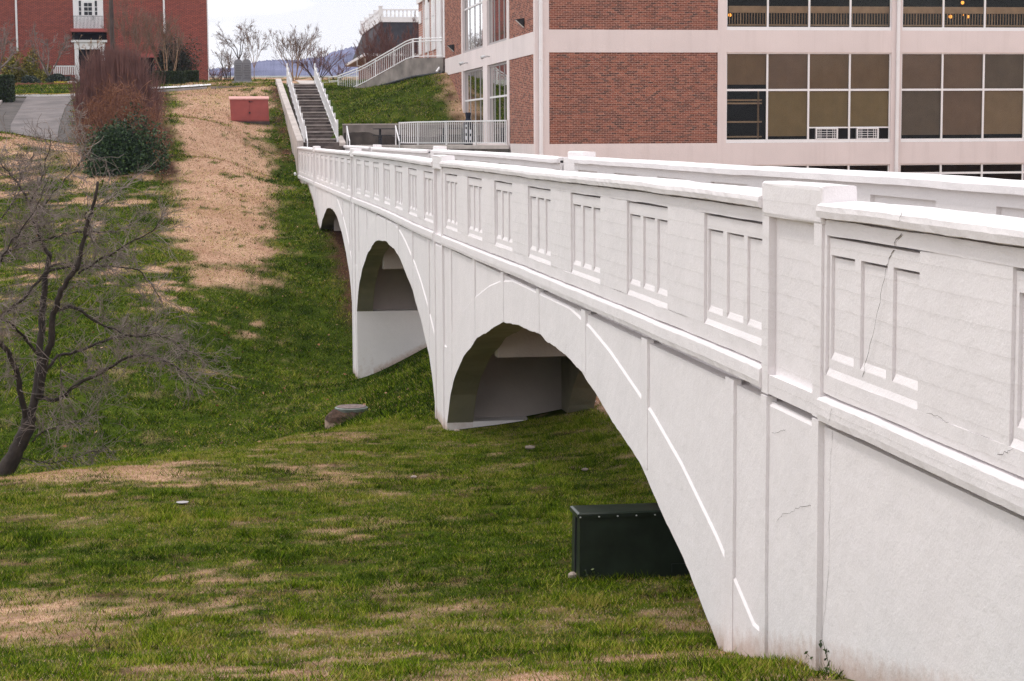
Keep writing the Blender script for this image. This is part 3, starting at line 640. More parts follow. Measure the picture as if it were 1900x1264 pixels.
for side in (0, 1):
    zo = .045*side; cuts = cutS[side]
    for i in range(0, len(cuts), 2):
        a, b = cuts[i], cuts[i+1]
        m = MB(); m.box(mirror(XL+.12, side) if side == 0 else mirror(4.06, side), mirror(4.06, side) if side == 0 else mirror(XL+.12, side), a, b, -1.6, -.5); m.build('parapet_core', M['paint'], bridge)
        if i == 0: tops = [11.68 - 2.87*k for k in range(8)]; w = 1.62
        elif i == len(cuts)-2: tops = [b-.6-2.85*k for k in range(5)]; w = 1.6
        else: tops = [a+.06+1.64+2.905*k for k in range(7)]; w = 1.64
        tops = sorted([t for t in tops if t-w > a-.05 and t < b+.05]); pan = [(max(a+.02, t-w), min(b-.02, t)) for t in tops]
        m = MB(); strip(a, b, -.603, -.510, side, zo, m); strip(a, b, -1.61, -1.488, side, zo, m)
        e = a
        for p0, p1 in pan + [(b, b)]:
            if p0-e > .03: strip(e, p0, -1.488, -.603, side, zo, m)
            e = p1
        m.build('parapet_wall', M['paint'], bridge)
        for p0, p1 in pan: panel(p0, p1, side, zo)
        if side == 1:                        # the face that looks at the walkway and at us over the near parapet
            m = MB()
            for p0, p1 in pan:
                for (za, zb) in ((-.66, -.60),):
                    pass
                m.box(5.905, 5.96, p1, p1 + .01 if p1+.01 < b else b, -1.45, -.6)
            mm = MB(); ext = [(a, a)] + pan + [(b, b)]
            strip(a, b, -.60, -.455, 1, zo, mm, x0=4.03, x1=4.10)
            for k in range(len(ext)-1):
                if ext[k+1][0]-ext[k][1] > .05: strip(ext[k][1], ext[k+1][0], -1.45, -.60, 1, zo, mm, x0=4.03, x1=4.10)
            mm.build('parapet_inner_face', M['paint'], bridge)
# pilasters: shaft with a sunk field, and a rounded cap
def pilaster(p, side):
    zo = .045*side; m = MB(); d = lambda z: dz(p, z) + zo
    def bx(xa, xb, ya, yb, za, zb): 
        x0, x1 = sorted((mirror(xa, side), mirror(xb, side))); m.box(x0, x1, ya, yb, d(za), d(zb))
    bx(XL+.035, 4.05, p-.655, p+.655, -1.79, -.42)
    for s in (-1, 1): bx(XL-.018, XL+.05, p+s*.59-.08, p+s*.59+.08, -1.795, -.50)
    bx(XL-.012, XL+.06, p-.51, p+.51, -1.79, -1.655)
    o = m.build('pilaster', M['paint'], bridge)
    c = MB(); secs = []
    for k, (t, r) in enumerate(((-.685, .93), (-.668, .99), (-.60, 1), (-.2, 1.0), (.2, 1.0), (.60, 1), (.668, .99), (.685, .93))):
        hw, zc = .118*r, -.425; hh = .122*(.8+.2*r)
        ring = []
        for q in range(22):
            an = 2*math.pi*(q+.5)/22; cx_ = math.copysign(abs(math.cos(an))**.16, math.cos(an)); cz = math.copysign(abs(math.sin(an))**.16, math.sin(an))
            ring.append((mirror(XL+.092+hw*cx_+RJ(.003), side), p+t+RJ(.004), dz(p, zc)+zo+hh*cz+RJ(.003)))
        secs.append(ring)
    if side == 0: secs = secs[::-1]
    c.loft(secs); c.build('pilaster_cap', M['paint'], o)
for p in PIL:
    for side in (0, 1): pilaster(PILS[side][PIL.index(p)], side)
# cracks
def crack(pix, X, w, name='crack'):
    m = MB(); pts = []
    for (px, py) in pix:
        r = cF + cR*(px-CX)/F_PX - cU*(py-CY)/F_PX; pts.append(r*(X/r[0]))
    fine = []
    for a, b in zip(pts[:-1], pts[1:]):
        for k in range(4): fine.append(a+(b-a)*k/4 + np.array([0, RJ(.012), RJ(.008)]))
    fine.append(pts[-1]); wd_ = [w*random.uniform(.35, 1.1) for _ in fine]
    for i in range(len(fine)-1):
        a, b = fine[i], fine[i+1]; t = b-a; nrm = np.array([0, -t[2], t[1]]); nrm = nrm/(np.linalg.norm(nrm)+1e-9)
        m.quad(a-nrm*wd_[i], b-nrm*wd_[i+1], b+nrm*wd_[i+1], a+nrm*wd_[i])
    m.build(name, M['conc_dark'], bridge)
crack([(1673,394),(1668,412)], 3.698, .0035)
crack([(1674,432),(1660,450),(1661,458)], 3.754, .0040); crack([(1659,462),(1650,480),(1644,500),(1632,560),(1618,625),(1604,680),(1600,700)], 3.777, .0038)
crack([(1543,758),(1538,782)], 3.719, .0022); crack([(1545,800),(1541,850),(1539,950),(1538,1040),(1532,1130),(1524,1190)], 3.774, .0016)
crack([(1441,968),(1452,955),(1470,950),(1484,938),(1510,938)], 3.752, .0016); crack([(1852,845),(1868,838),(1880,832)], 3.752, .0016)
crack([(1718,767),(1740,774),(1760,784)], 3.752, .0012); crack([(1432,803),(1450,801),(1457,797)], 3.752, .0012)
# ------------------------------------------------------------------ helpers that need the ground
def gp(px, py):                           # where the sight line through a photo pixel meets the ground
    Ys = np.arange(9, 240, .25); p = np.array([at(px, py, y) for y in Ys]); d = p[:, 2]-H(p[:, 0], p[:, 1])
    k = np.argmax(d < 0); k = max(k, 1); f = d[k-1]/(d[k-1]-d[k]+1e-9); return p[k-1]+(p[k]-p[k-1])*f
def sheet(name, rows, mt, lift, parent=None, n=10):   # rows: [(Y, xl, xr)], laid on the ground
    m = MB(); vv = []; 
    for (Y, a, b) in rows:
        for x in np.linspace(a, b, n): vv.append((x, Y, hz(x, Y)+lift))
    ff = [(i*n+k, i*n+k+1, (i+1)*n+k+1, (i+1)*n+k) for i in range(len(rows)-1) for k in range(n-1)]
    m.add(vv, ff); return m.build(name, mt, parent)
X_ = lambda px, Y: float(at(px, 257, Y)[0])
# ------------------------------------------------------------------ stairs at the far end of the bridge
st = thing('stairs', 'long dark concrete outdoor staircase climbing from the bridge end to the hilltop', 'stairs', (4.85, 91, -.37))
RZ = .1685; fr = []
for k in range(20): fr.append(91 + 2*(k//2) + (.0 if k % 2 == 0 else .42))
fr.append(111.0)
for k in range(20):
    m = MB(); z0 = -.37+RZ*k; m.box(4.02, 5.68, fr[k], fr[k+1]+.06, z0-.35, z0+RZ-(.0 if k % 2 else .002)); s = m.build('step', M['step'], st)
    n_ = MB(); h = .05 if k % 2 else .016; n_.box(4.03, 5.67, fr[k]-.018, fr[k]+.05, z0+RZ-h, z0+RZ+.003); n_.build('nosing', M['nosing'], s)
def stringer(xa0, xb0, xa1, xb1, dz0):
    m = MB(); m.loft([[(xa0, 90.64, -2.2), (xa0, 90.64, -.12+dz0), (xb0, 90.64, -.12+dz0), (xb0, 90.64, -2.2)],
                      [(xa0-.02, 93, -2.2), (xa0-.02, 93, .22+dz0), (xb0-.01, 93, .22+dz0), (xb0-.01, 93, -2.2)],
                      [(xa1, 111.3, 1.0), (xa1, 111.3, 3.34+dz0), (xb1, 111.3, 3.34+dz0), (xb1, 111.3, 1.0)]]); return m.build('side_wall', M['conc_light'], st)
stringer(3.72, 4.01, 3.42, 3.72, 0); stringer(5.69, 5.97, 5.70, 5.95, -.1)
m = MB(); m.box(4.04, 5.7, 111, 113.2, 2.4, 3.03); m.build('top_landing', M['conc_light'], st)
def zst(Y): return -.37 + 3.37*(min(max(Y, 91), 111)-91)/20 + .17
def stair_rail(x, label):
    t = thing('stair_railing', label, 'railing', (x, 91, 0), 'railings of the long staircase')
    po = None
    for k in range(11):
        Y = 91.15+2*k if k < 10 else 110.95
        m = MB(); m.box(x-.042, x+.042, Y-.042, Y+.042, zst(Y)-.15, zst(Y)+1.02); m.build('post', M['rail'], t)
        if k < 10:
            for q in (.5, 1.0, 1.5):
                b = MB(); b.box(x-.014, x+.014, Y+q-.014, Y+q+.014, zst(Y+q)-.0, zst(Y+q)+.75); b.build('baluster', M['rail'], t)
    for name, h, r in (('top_rail', .76, .03), ('bottom_rail', .06, .022)):
        m = MB(); m.tube([(x, 91.1, zst(91.1)+h), (x, 111, zst(111)+h)], r, 6); m.build(name, M['rail'], t)
stair_rail(4.07, 'white stepped picket railing on the left side of the long staircase'); stair_rail(5.62, 'white stepped picket railing on the right side of the long staircase')
fl = thing('landing_steps', 'short flight of dark steps rising from the bridge deck to the terrace', 'steps', (5, 88.2, -1.46))
for k in range(6):
    m = MB(); m.box(4.13, 5.85, 88.2+.42*k, 91.0, -1.459, -1.46+.18*(k+1)); m.build('step', M['step'], fl)
def handrail(x, Y, label, zb=-.37):
    t = thing('handrail', label, 'handrail', (x, Y, zb), 'short handrails by the terrace steps')
    m = MB(); m.tube([(x, Y+.3, zb-.25), (x, Y+.3, zb+.9)], .028, 6); m.build('post', M['rail'], t)
    m = MB(); m.tube([(x, Y-1.4, zb-.75), (x, Y-1.4, zb+.2)], .028, 6); m.build('post', M['rail'], t)
    m = MB(); m.tube([(x, Y+.32, zb+.9), (x, Y-1.42, zb+.2)], .028, 6); m.build('rail', M['rail'], t)
handrail(4.16, 91.2, 'short white sloping handrail at the foot of the staircase, left side'); handrail(6.05, 90.6, 'short white sloping handrail between the staircase foot and the terrace'); handrail(8.12, 88.4, 'short white sloping handrail beside the first picnic table')
# ------------------------------------------------------------------ terrace, retaining wall, ramp
XC = X_(1003, 73.0)
m = MB(); P = [(6.3, 87.4), (8.3, 87.0), (8.72, 85.9), (XC-.16, 79.9), (XC-.16, 92.62), (6.3, 92.62)]
m.loft([[(x, y, -1.6) for x, y in P], [(x, y, -.50) for x, y in P]][::1], caps=True)
tr = m.build('terrace', M['conc_dark'])
tag(tr, kind='structure')
m = MB(); Q = [(6.32, 87.43), (8.32, 87.03), (8.74, 85.95), (XC-.17, 80.0), (XC-.17, 92.6), (6.32, 92.6)]
m.loft([[(x, y, -.499) for x, y in Q], [(x, y, -.35) for x, y in Q]]); m.build('paving', M['conc_light'], tr)
rw = thing('retaining_wall', 'stained low concrete retaining wall between the terrace and the grass bank', 'wall', (9, 92.7, -.4))
m = MB(); m.box(5.98, XC-.2, 92.63, 92.88, -.9, .60); m.build('wall_face', M['conc'], rw)
m = MB(); m.box(5.96, XC-.2, 92.60, 92.91, .601, .655); m.build('wall_top', M['conc_light'], rw)
m = MB(); n_ = 60; xs_s = np.linspace(6.0, XC-.22, n_); tp = .02+.42*fbm(xs_s*.9+4, xs_s*0+2, 4)*(.55+.75*sst(8.6, 6.9, xs_s)) - .10
m.add([(x, 92.622, -.40) for x in xs_s]+[(x, 92.624, float(t)) for x, t in zip(xs_s, tp)], [(k, k+1, n_+k+1, n_+k) for k in range(n_-1)]); m.build('damp_stain', M['conc_dark'], rw)
def picket_rail(t, a, b, n, z0, zl, zh, post=True, flat=False):
    a = np.array(a); b = np.array(b); d = (b-a)/np.linalg.norm(b-a); first = None; src = None
    nrm = np.array([-d[1], d[0], 0])
    for k in range(1, n):
        p = a+(b-a)*k/n
        if src is None:
            m = MB(); w = .05 if flat else .0115
            m.obox(p-d*w-nrm*.011+np.array([0, 0, zl]), d*2*w, nrm*.022, (0, 0, zh-zl)); src = m.build('baluster', M['rail'], t); sp = p
        else: share(src, t, sp, p)
    for name, z, r in (('bottom_rail', zl, .024), ('top_rail', zh, .036)):
        m = MB(); m.obox(a-nrm*r+np.array([0, 0, z-r*.8]), b-a, nrm*2*r, (0, 0, 1.6*r)); m.build(name, M['rail'], t)
    if post:
        for p in (a, b) if post == 2 else (a,):
            m = MB(); m.obox(p-d*.03-nrm*.03+np.array([0, 0, z0]), d*.06, nrm*.06, (0, 0, zh-z0+.03)); m.build('post', M['rail'], t)
pr = thing('terrace_railing', 'white picket railing along the edge of the picnic terrace', 'railing', (9, 84, -.35))
cs = [(12.0, 80.25), None, None, (8.86, 85.85)]
A_ = np.array([XC-.22, 80.2, -.35]); B_ = np.array([8.84, 85.85, -.35]); C_ = np.array([8.45, 90.4, -.35])
ps = [A_+(B_-A_)*t for t in (0, .335, .665, 1)]
for k in range(3): picket_rail(pr, ps[k], ps[k+1], 14, -.02, .10, 1.02, post=True)
picket_rail(pr, B_, C_, 9, -.02, .10, 1.02, post=2, flat=True)
# ramp with its wall
RP = [(620, 111.5, 176, 179), (668, 108.6, 159, 171), (700, 106.8, 141, 161.5), (720, 105.7, 130, 155.5), (758, 103.6, 108.8, 145), (767, 103.1, 107.6, 142), (822, 100.6, 106.5, 134.5)]
ra = thing('access_ramp', 'weathered concrete access ramp wall sloping up to the brick building', 'ramp', tuple(at(700, 160, 106.8)))
secs = []
for px, Y, yt, yb in RP:
    p = at(px, yt, Y); zb = zat(px, yb, Y)-.5
    secs.append([(p[0], Y, zb), (p[0], Y, p[2]), (p[0]+.16, Y+.24, p[2]), (p[0]+.16, Y+.24, zb)])
m = MB(); m.loft(secs[::-1]); m.build('wall_face', M['conc'], ra)
secs = []
for px, Y, yt, yb in RP:
    p = at(px, yt, Y); secs.append([(p[0]+.17, Y+.25, p[2]-.9), (p[0]+.17, Y+.25, p[2]-.08), (p[0]+1.3, Y+1.7, p[2]-.08), (p[0]+1.3, Y+1.7, p[2]-.9)])
m = MB(); m.loft(secs[::-1]); m.build('ramp_floor', M['conc_light'], ra)
rr = thing('ramp_railing', 'white picket railing climbing along the access ramp', 'railing', tuple(at(700, 150, 106.8)))
def on_wall(px):
    Y = float(np.interp(px, [r[0] for r in RP], [r[1] for r in RP])); yt = float(np.interp(px, [r[0] for r in RP], [r[2] for r in RP])); return at(px, yt, Y) + np.array([.06, .12, 0])
def rail_run(t, pxa, pxb, n, posts):
    for k in range(n+1):
        px = pxa+(pxb-pxa)*k/n; p = on_wall(px); w = .03 if k in posts else .0115
        m = MB(); m.box(p[0]-w, p[0]+w, p[1]-w, p[1]+w, p[2]+(-.05 if k in posts else .08), p[2]+(1.02 if k in posts else .86)); m.build('post' if k in posts else 'baluster', M['rail'], t)
    for nm, h, r in (('top_rail', 1.0, .032), ('hand_rail', .86, .03), ('bottom_rail', .08, .026)):
        pts = [on_wall(px)+np.array([0, 0, h]) for px in np.linspace(pxa, pxb, 12)]; m = MB(); m.tube(pts, r, 6); m.build(nm, M['rail'], t)
rail_run(rr, 626, 764, 40, (0, 10, 20, 30, 40)); rail_run(rr, 765.5, 820, 6, (0, 3, 6))
p = on_wall(626); m = MB(); m.tube([p+np.array([0, 0, .98]), p+np.array([-.5, .2, .93]), p+np.array([-.5, .2, .70]), p+np.array([0, 0, .72])], .028, 6); m.build('rail_return', M['rail'], rr)
m = MB(); m.tube([at(px, y, Y)+np.array([-.06, -.14, .02]) for px, Y, y in ((606, 112, 184), (640, 110.5, 181), (668, 108.6, 172.5), (700, 106.8, 163), (720, 105.7, 157), (767, 103.1, 144), (824, 100.4, 136))], .075, 8)
tag(m.build('drain_pipe', M['pipe']), 'black corrugated drain pipe lying along the foot of the ramp wall', 'pipe')
p = at(610, 172, 111.8); m = MB(); m.box(p[0]-.35, p[0]+.4, 111.6, 112.4, 2.2, p[2]); tag(m.build('kerb_block', M['conc_light']), 'short pale concrete kerb joining the staircase to the ramp', 'kerb')
m = MB(); m.tube([(3.58, 90.1, -1.62), (3.58, 89.75, -1.66)], .055, 10); tag(m.build('drain_pipe', M['trim']), 'short white plastic drain pipe poking out at the bridge end', 'pipe')
# ------------------------------------------------------------------ picnic tables, bin
def picnic(x, Y, label):
    z = -.35; t = thing('picnic_table', label, 'picnic table', (x, Y, z), 'dark metal picnic tables on the terrace')
    m = MB(); m.box(x-.75, x+.75, Y-.38, Y+.38, z+.73, z+.77); m.build('table_top', M['darkmetal'], t)
    for s in (-1, 1):
        m = MB(); m.box(x-.85 if s < 0 else x-.75, x+.75, Y+s*.68-.14, Y+s*.68+.14, z+.43, z+.465); m.build('bench', M['darkmetal'], t)
        m = MB(); m.tube([(x+s*.45, Y-.66, z+.02), (x+s*.45, Y-.66, z+.42), (x+s*.45, Y+.66, z+.42), (x+s*.45, Y+.66, z+.02)], .035, 6)
        m.tube([(x+s*.45, Y-.25, z+.02), (x+s*.45, Y-.25, z+.73)], .035, 6); m.tube([(x+s*.45, Y+.25, z+.02), (x+s*.45, Y+.25, z+.73)], .035, 6); m.build('leg', M['darkmetal'], t)
    return t
picnic(8.05, 91.0, 'dark metal picnic table against the stained retaining wall, left of the railing'); picnic(10.75, 88.6, 'dark metal picnic table behind the picket railing, near the brick wing')
p = at(869, 273, 86.5); bn = thing('bottle_shaped_bin', 'black bottle shaped bin with white printed marks behind the picket railing', 'bin', (p[0], 86.5, -.35))
m = MB(); m.lathe((p[0], 86.5, -.35), [(.19, 0), (.21, .05), (.21, .92), (.19, 1.02), (.115, 1.14), (.105, 1.2), (.125, 1.36), (.135, 1.42), (.10, 1.44)], 16); m.build('body', M['canopy_blue'], bn, smooth=True)
for k, (dx, z0, z1) in enumerate(((-.11, .22, .40), (-.11, .52, .70), (-.10, .80, .90), (.05, .20, .38), (.06, .50, .68))):
    m = MB(); yy = 86.5-math.sqrt(.21**2-dx**2)-.012; m.box(p[0]+dx-.035, p[0]+dx+.045, yy, yy+.02, z0-.35, z1-.35); m.build('printed_mark', M['print'], bn)
# ------------------------------------------------------------------ the brick building on the right
YF = 73.0; zb = lambda y: zat(1200, y, YF)
bd = thing('brick_building', 'long three storey brick building with pinkish concrete bands and big brown windows', 'building', (XC, YF, -4.4))
Z1b, Z1a = zb(97.5), zb(55.5)             # the band between the storeys
Z0b, Z0a = zb(308), zb(266.5)
PITCH_Z = Z1a-Z0a; Z2b, Z2a = Z1b+PITCH_Z, Z1a+PITCH_Z
XE = X_(1977, YF) + 14
WX = lambda Y: XC - .0139*(Y-YF)
def band(z0, z1):
    m = MB(); m.box(XC+.02, XE, YF, YF+.3, z0, z1); m.build('concrete_band', M['band'], bd)
for z0, z1 in ((Z0b, Z0a), (Z1b, Z1a), (Z2b, Z2a+.4)): band(z0, z1)
def bricks(name, o, u, nrm, wid, hgt, mk_b, mk_m, jit=.003):
    """wall field: mortar sheet, each brick a block standing proud of it"""
    o, u, nrm = map(lambda a: np.array(a, float), (o, u, nrm)); up = np.array([0, 0, 1.])
    m = MB(); m.obox(o-nrm*.12, u*wid, up*hgt, nrm*.12) if False else m.add([o, o+u*wid, o+u*wid+up*hgt, o+up*hgt, o-nrm*.1, o-nrm*.1+u*wid, o-nrm*.1+u*wid+up*hgt, o-nrm*.1+up*hgt], [(0,1,2,3),(4,7,6,5),(0,4,5,1),(1,5,6,2),(2,6,7,3),(3,7,4,0)])
    w = m.build('brick_panel', mk_m, bd)
    BL_, CH, J = .2032, .0677, .0135; nr = int(hgt/CH); CHs = hgt/nr; q = []
    for r in range(nr):
        x = -(.5*BL_ if r % 2 else 0)
        while x < wid-.01:
            a, b = max(0.004, x+J/2), min(wid-.004, x+BL_-J/2)
            if b-a > .02: q.append((a, b, r*CHs+J*.55, (r+1)*CHs-J*.45))
            x += BL_
    q = np.array(q); n = len(q); pr = .009+RNG.uniform(-jit, jit, n); V8 = np.empty((n, 8, 3))
    for k, (s, t) in enumerate(((0, 2), (1, 2), (1, 3), (0, 3))):
        base = o + u*q[:, s, None] + up*q[:, t, None]; V8[:, k] = base - nrm*.004; V8[:, k+4] = base + nrm*pr[:, None]
    fc = [(4, 5, 6, 7), (0, 1, 5, 4), (1, 2, 6, 5), (2, 3, 7, 6), (3, 0, 4, 7)]
    m = MB(); m.v = [tuple(p) for p in V8.reshape(-1, 3)]; m.f = [tuple(i*8+j for j in f) for i in range(n) for f in fc]
    b_ = m.build('bricks', mk_b, w); tag(b_, kind='stuff'); return w
xb0, xb1 = X_(1013, YF), X_(1331, YF)
FY = YF+.035
bricks('f', (xb0, FY, Z0a+.004), (1, 0, 0), (0, -1, 0), xb1-xb0, Z1b-Z0a-.008, M['brick'], M['mortar'])
bricks('f', (xb0, FY, Z1a+.004), (1, 0, 0), (0, -1, 0), xb1-xb0, 2.6, M['brick'], M['mortar'])
m = MB(); m.box(xb0, xb1, FY, FY+.1, Z1a+2.61, Z2b-.004); m.build('brick_panel', M['brick_far2'], bd)
def column(xa, xb, z0, z1, y=YF-.006): m = MB(); m.box(xa, xb, y, y+.34, z0, z1); m.build('column', M['band'], bd)
zlo = -6.0
column(X_(992, YF)+.02, xb0, zlo, Z2a+.41)
column(xb1, X_(1347, YF), zlo, Z2a+.41)
cols = [(1347, 1652), (1671, 1976), (1995, 2300)]
column(X_(1652, YF), X_(1671, YF), zlo, Z2a+.41); column(X_(1976, YF), X_(1995, YF), zlo, Z2a+.41); column(X_(2300, YF), XE, zlo, Z2a+.41)
m = MB(); m.box(XC+.1, XE, YF+9, YF+9.3, zlo, Z2a+.4); m.build('wall', M['brick_far2'], bd)
m = MB(); m.box(XE-.3, XE, YF+.31, YF+9, zlo, Z2a+.4); m.build('wall', M['brick_far2'], bd)
m = MB(); m.box(XC-.05, XE+.05, YF+.02, YF+9.3, Z2a+.41, Z2a+.7); m.build('roof', M['conc'], bd)
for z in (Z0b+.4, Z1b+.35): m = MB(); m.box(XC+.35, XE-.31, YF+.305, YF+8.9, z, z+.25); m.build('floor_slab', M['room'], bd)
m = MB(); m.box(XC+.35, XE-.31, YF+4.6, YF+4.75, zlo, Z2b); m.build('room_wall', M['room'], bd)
def window_bay(pa, pb, z0, z1, trans, blinds, npan=4, ac=(), sill=.13, gl='glass'):
    """a framed window: mullions, transom, sill, a pane and a blind for every light"""
    xa, xb = X_(pa, YF), X_(pb, YF); y = YF+.10; f = MB(); w = .036
    f.box(xa, xb, y-.02, y+.06, z1-.05, z1); f.box(xa, xa+.05, y-.02, y+.06, z0+sill, z1-.05); f.box(xb-.05, xb, y-.02, y+.06, z0+sill, z1-.05)
    fo = f.build('window', M['trim'], bd)
    xs_ = [xa+(xb-xa)*k/npan for k in range(npan+1)]
    for k in range(npan):
        s = MB(); s.box(xs_[k]+.003, xs_[k+1]-.003, y-.055, y+.06, z0+.002, z0+sill-.002); s.build('sill', M['trim'], fo)
        if k: mm = MB(); mm.box(xs_[k]-w, xs_[k]+w, y-.024, y+.055, z0+sill+.001, z1-.051); mm.build('mullion', M['trim'], fo)
        lights = [(z0+sill, trans-.04), (trans+.04, z1-.05)] if trans else [(z0+sill, z1-.05)]
        if trans: tt = MB(); tt.box(xs_[k]+(w if k else .05)+.001, xs_[k+1]-(w if k < npan-1 else .05)-.001, y-.02, y+.05, trans-.04, trans+.04); tt.build('transom', M['trim'], fo)
        for j, (za, zc) in enumerate(lights):
            if k in ac and j == 0: za += .47
            g_ = MB(); g_.box(xs_[k]+.03, xs_[k+1]-.03, y+.012, y+.02, za-.01, zc+.01); g_.build('pane', M[gl], fo)
            bl = blinds[j][k] if blinds else None
            if bl:
                mk, gap = bl; b_ = MB(); nseg = 8; x0, x1 = xs_[k]+.02, xs_[k+1]-.02
                secs = [[(x0+(x1-x0)*q/nseg, y+.10+.010*math.sin(q*1.9+k), z) for q in range(nseg+1)] for z in (za+gap, zc)]
                secs2 = [[(p_[0], p_[1]+.012, p_[2]) for p_ in s_] for s_ in secs]
                for s0, s1 in ((secs, 0), (secs2, 1)):
                    for q in range(nseg):
                        a_, b2, c2, d2 = s0[0][q], s0[0][q+1], s0[1][q+1], s0[1][q]
                        b_.quad(a_, b2, c2, d2) if s1 == 0 else b_.quad(d2, c2, b2, a_)
                b_.build('blind', M[mk], fo)
        if k in ac: air_con(xs_[k], xs_[k+1], y, z0+sill, fo)
    return fo
AC_JOBS = []
def air_con(xa, xb, y, z, fo):
    AC_JOBS.append((xa, xb, y, z))
    m = MB(); m.box(xa+.04, xb-.04, y-.02, y+.05, z+.42, z+.47); m.build('transom', M['trim'], fo)
    w_ = xb-xa
    for a, b in ((xa+.04, xa+.26), (xb-.42, xb-.04)): m = MB(); m.box(a, b, y+.01, y+.03, z+.002, z+.418); m.build('filler_panel', M['room'], fo)
tz = zb(167.5)
window_bay(1347, 1652, Z0a, Z1b, tz, [[None, ('blind_olive', .12), ('blind_olive', 0), ('blind_olive', 0)], [('blind_brown', .17), ('blind_rose', 0), ('blind_brown', 0), ('blind_brown', 0)]], ac=(2, 3))
window_bay(1671, 1976, Z0a, Z1b, tz, [[('blind_grey', .14), ('blind_rose', .14), ('blind_tan', .16), None], [('blind_rose', 0), ('blind_rose', 0), ('blind_grey', 0), ('blind_rose', 0)]])
window_bay(1995, 2300, Z0a, Z1b, tz, [[('blind_grey', .1)]*4, [('blind_rose', 0)]*4])
for pa, pb in cols: window_bay(pa, pb, Z1a, Z2b, tz+PITCH_Z, None)
for pa, pb in cols: window_bay(pa, pb, Z0b-3.3, Z0b, zb(326) , None, gl='glass')
for i, (xa, xb, y, z) in enumerate(AC_JOBS):
    w_ = xb-xa; a, b = xa+.30, xb-.46
    t = thing('air_conditioner', ('white through-wall air conditioner under the olive blind, left of the other unit', 'white through-wall air conditioner under the olive blind, next to the downspout')[i], 'air conditioner', (a, y, z), 'air conditioners in the lower window')
    m = MB(); m.box(a, b, y-.07, y+.3, z+.004, z+.035); m.box(a, b, y-.07, y+.3, z+.38, z+.415); m.box(a, a+.05, y-.07, y+.3, z+.035, z+.38); m.box(b-.05, b, y-.07, y+.3, z+.035, z+.38); m.build('casing', M['trim'], t)
    m = MB(); m.box(a+.05, b-.05, y+.02, y+.04, z+.035, z+.38); m.build('coil', M['alu'] if False else M['darkmetal'], t)
    m = MB()
    for q in range(1, 4): zz = z+.035+.345*q/4; m.box(a+.05, b-.05, y-.06, y-.045, zz-.008, zz+.008)
    for q in (.10, .20, .5, .80, .90): xx = a+.05+(b-a-.1)*q; m.box(xx-.008, xx+.008, y-.062, y-.047, z+.035, z+.38)
    m.build('grille', M['trim'], t)
# shelving seen in the dark light of the first bay
sh = thing('shelf_unit', 'dim wooden shelf unit behind the dark pane of the lower window', 'shelf', (X_(1385, YF), YF+.6, Z0a))
for y in (186, 192, 227, 255): m = MB(); z = zb(y); m.box(X_(1350, YF), X_(1420, YF), YF+.5, YF+.85, z-.03, z+.03); m.build('shelf', M['wood'], sh)
for px in (1352, 1418): m = MB(); x = X_(px, YF); m.box(x-.03, x+.03, YF+.86, YF+.92, Z0a+.15, tz); m.build('upright', M['wood'], sh)
# gallery railing behind the upper windows
YG = YF+.40; ir = thing('gallery_railing', 'tan wooden gallery railing with thin balusters behind the upper windows', 'railing', (X_(1650, YF), YG, Z1a+.2))
zr0, zr1 = zat(1500, 24.5, YG), zat(1500, 12, YG); zf = zat(1500, 46.5, YG)
m = MB(); m.box(X_(1350, YG), X_(2290, YG), YG-.06, YG+.06, zr0, zr1); m.build('top_rail', M['wood'], ir)
m = MB(); m.box(X_(1350, YG), X_(2290, YG), YG-.04, YG+.04, zf-.04, zf+.02); m.build('bottom_rail', M['wood'], ir)
src = None
for k in range(182):
    x = X_(1352+5.15*k, YG)
    if src is None: m = MB(); m.box(x-.013, x+.013, YG-.013, YG+.013, zf+.021, zr0-.001); src = m.build('baluster', M['wood'], ir); x0_ = x
    else:
        b_ = share(src, ir, (x0_, 0, 0), (x, 0, 0))
        if k % 9 == 4: b_.scale = (1.7, 1.3, 1); b_.location.x -= (x0_-ir.location.x)*.7; b_.location.y -= (YG-ir.location.y)*.3
for px, py, s, txt in ((1354, 28, .07, 'small glowing orange lamp at the left end of the upper windows'), (1743, 15, .05, 'small glowing orange lamp beside a mullion of the upper windows'), (1786, 5, .07, 'glowing orange lamp above the tan rail of the upper windows'), (1763.5, 31, .075, 'ring shaped glowing orange lamp low behind the thin balusters'), (1788, 28, .035, 'smallest glowing orange lamp, left of a brighter one behind balusters'), (1796, 31, .065, 'glowing orange lamp low behind the balusters, right of the smallest lamp')):
    p = at(px, py, YF+1.3); t = thing('hanging_lamp', txt, 'lamp', (p[0], p[1], p[2]), 'orange lamps glowing inside the upper floor')
    m = MB(); m.lathe((p[0], p[1], p[2]), [(s*.3, -s), (s*.9, -s*.5), (s, 0), (s*.8, s*.6), (s*.25, s*.9)], 8); m.build('lamp_bulb', M['lamp'], t)
    m = MB(); m.tube([p+np.array([0, 0, s*.9]), p+np.array([0, 0, 1.2])], .004, 4); m.build('cord', M['darkmetal'], t)
# downspouts
def downspout(x, y, z0, z1, label, r=.075, foot=0):
    m = MB(); pts = [(x, y, z1), (x, y, z0+.4), (x-foot*.3, y-foot*.2, z0)]; m.tube(pts, r, 8)
    for z in np.arange(z0+1, z1, 2.1): m.tube([(x, y, z-.03), (x, y, z+.03)], r*1.15, 8)
    tag(m.build('downspout', M['trim']), label, 'downspout', 'white downspouts on the brick buildings')
downspout(X_(1004.3, YF-.09), YF-.09, -4.4, Z2a, 'white downspout on the near corner of the big brick building'); downspout(X_(1664, YF-.09), YF-.09, -4.4, Z2a, 'white downspout between the two rows of big brown windows')
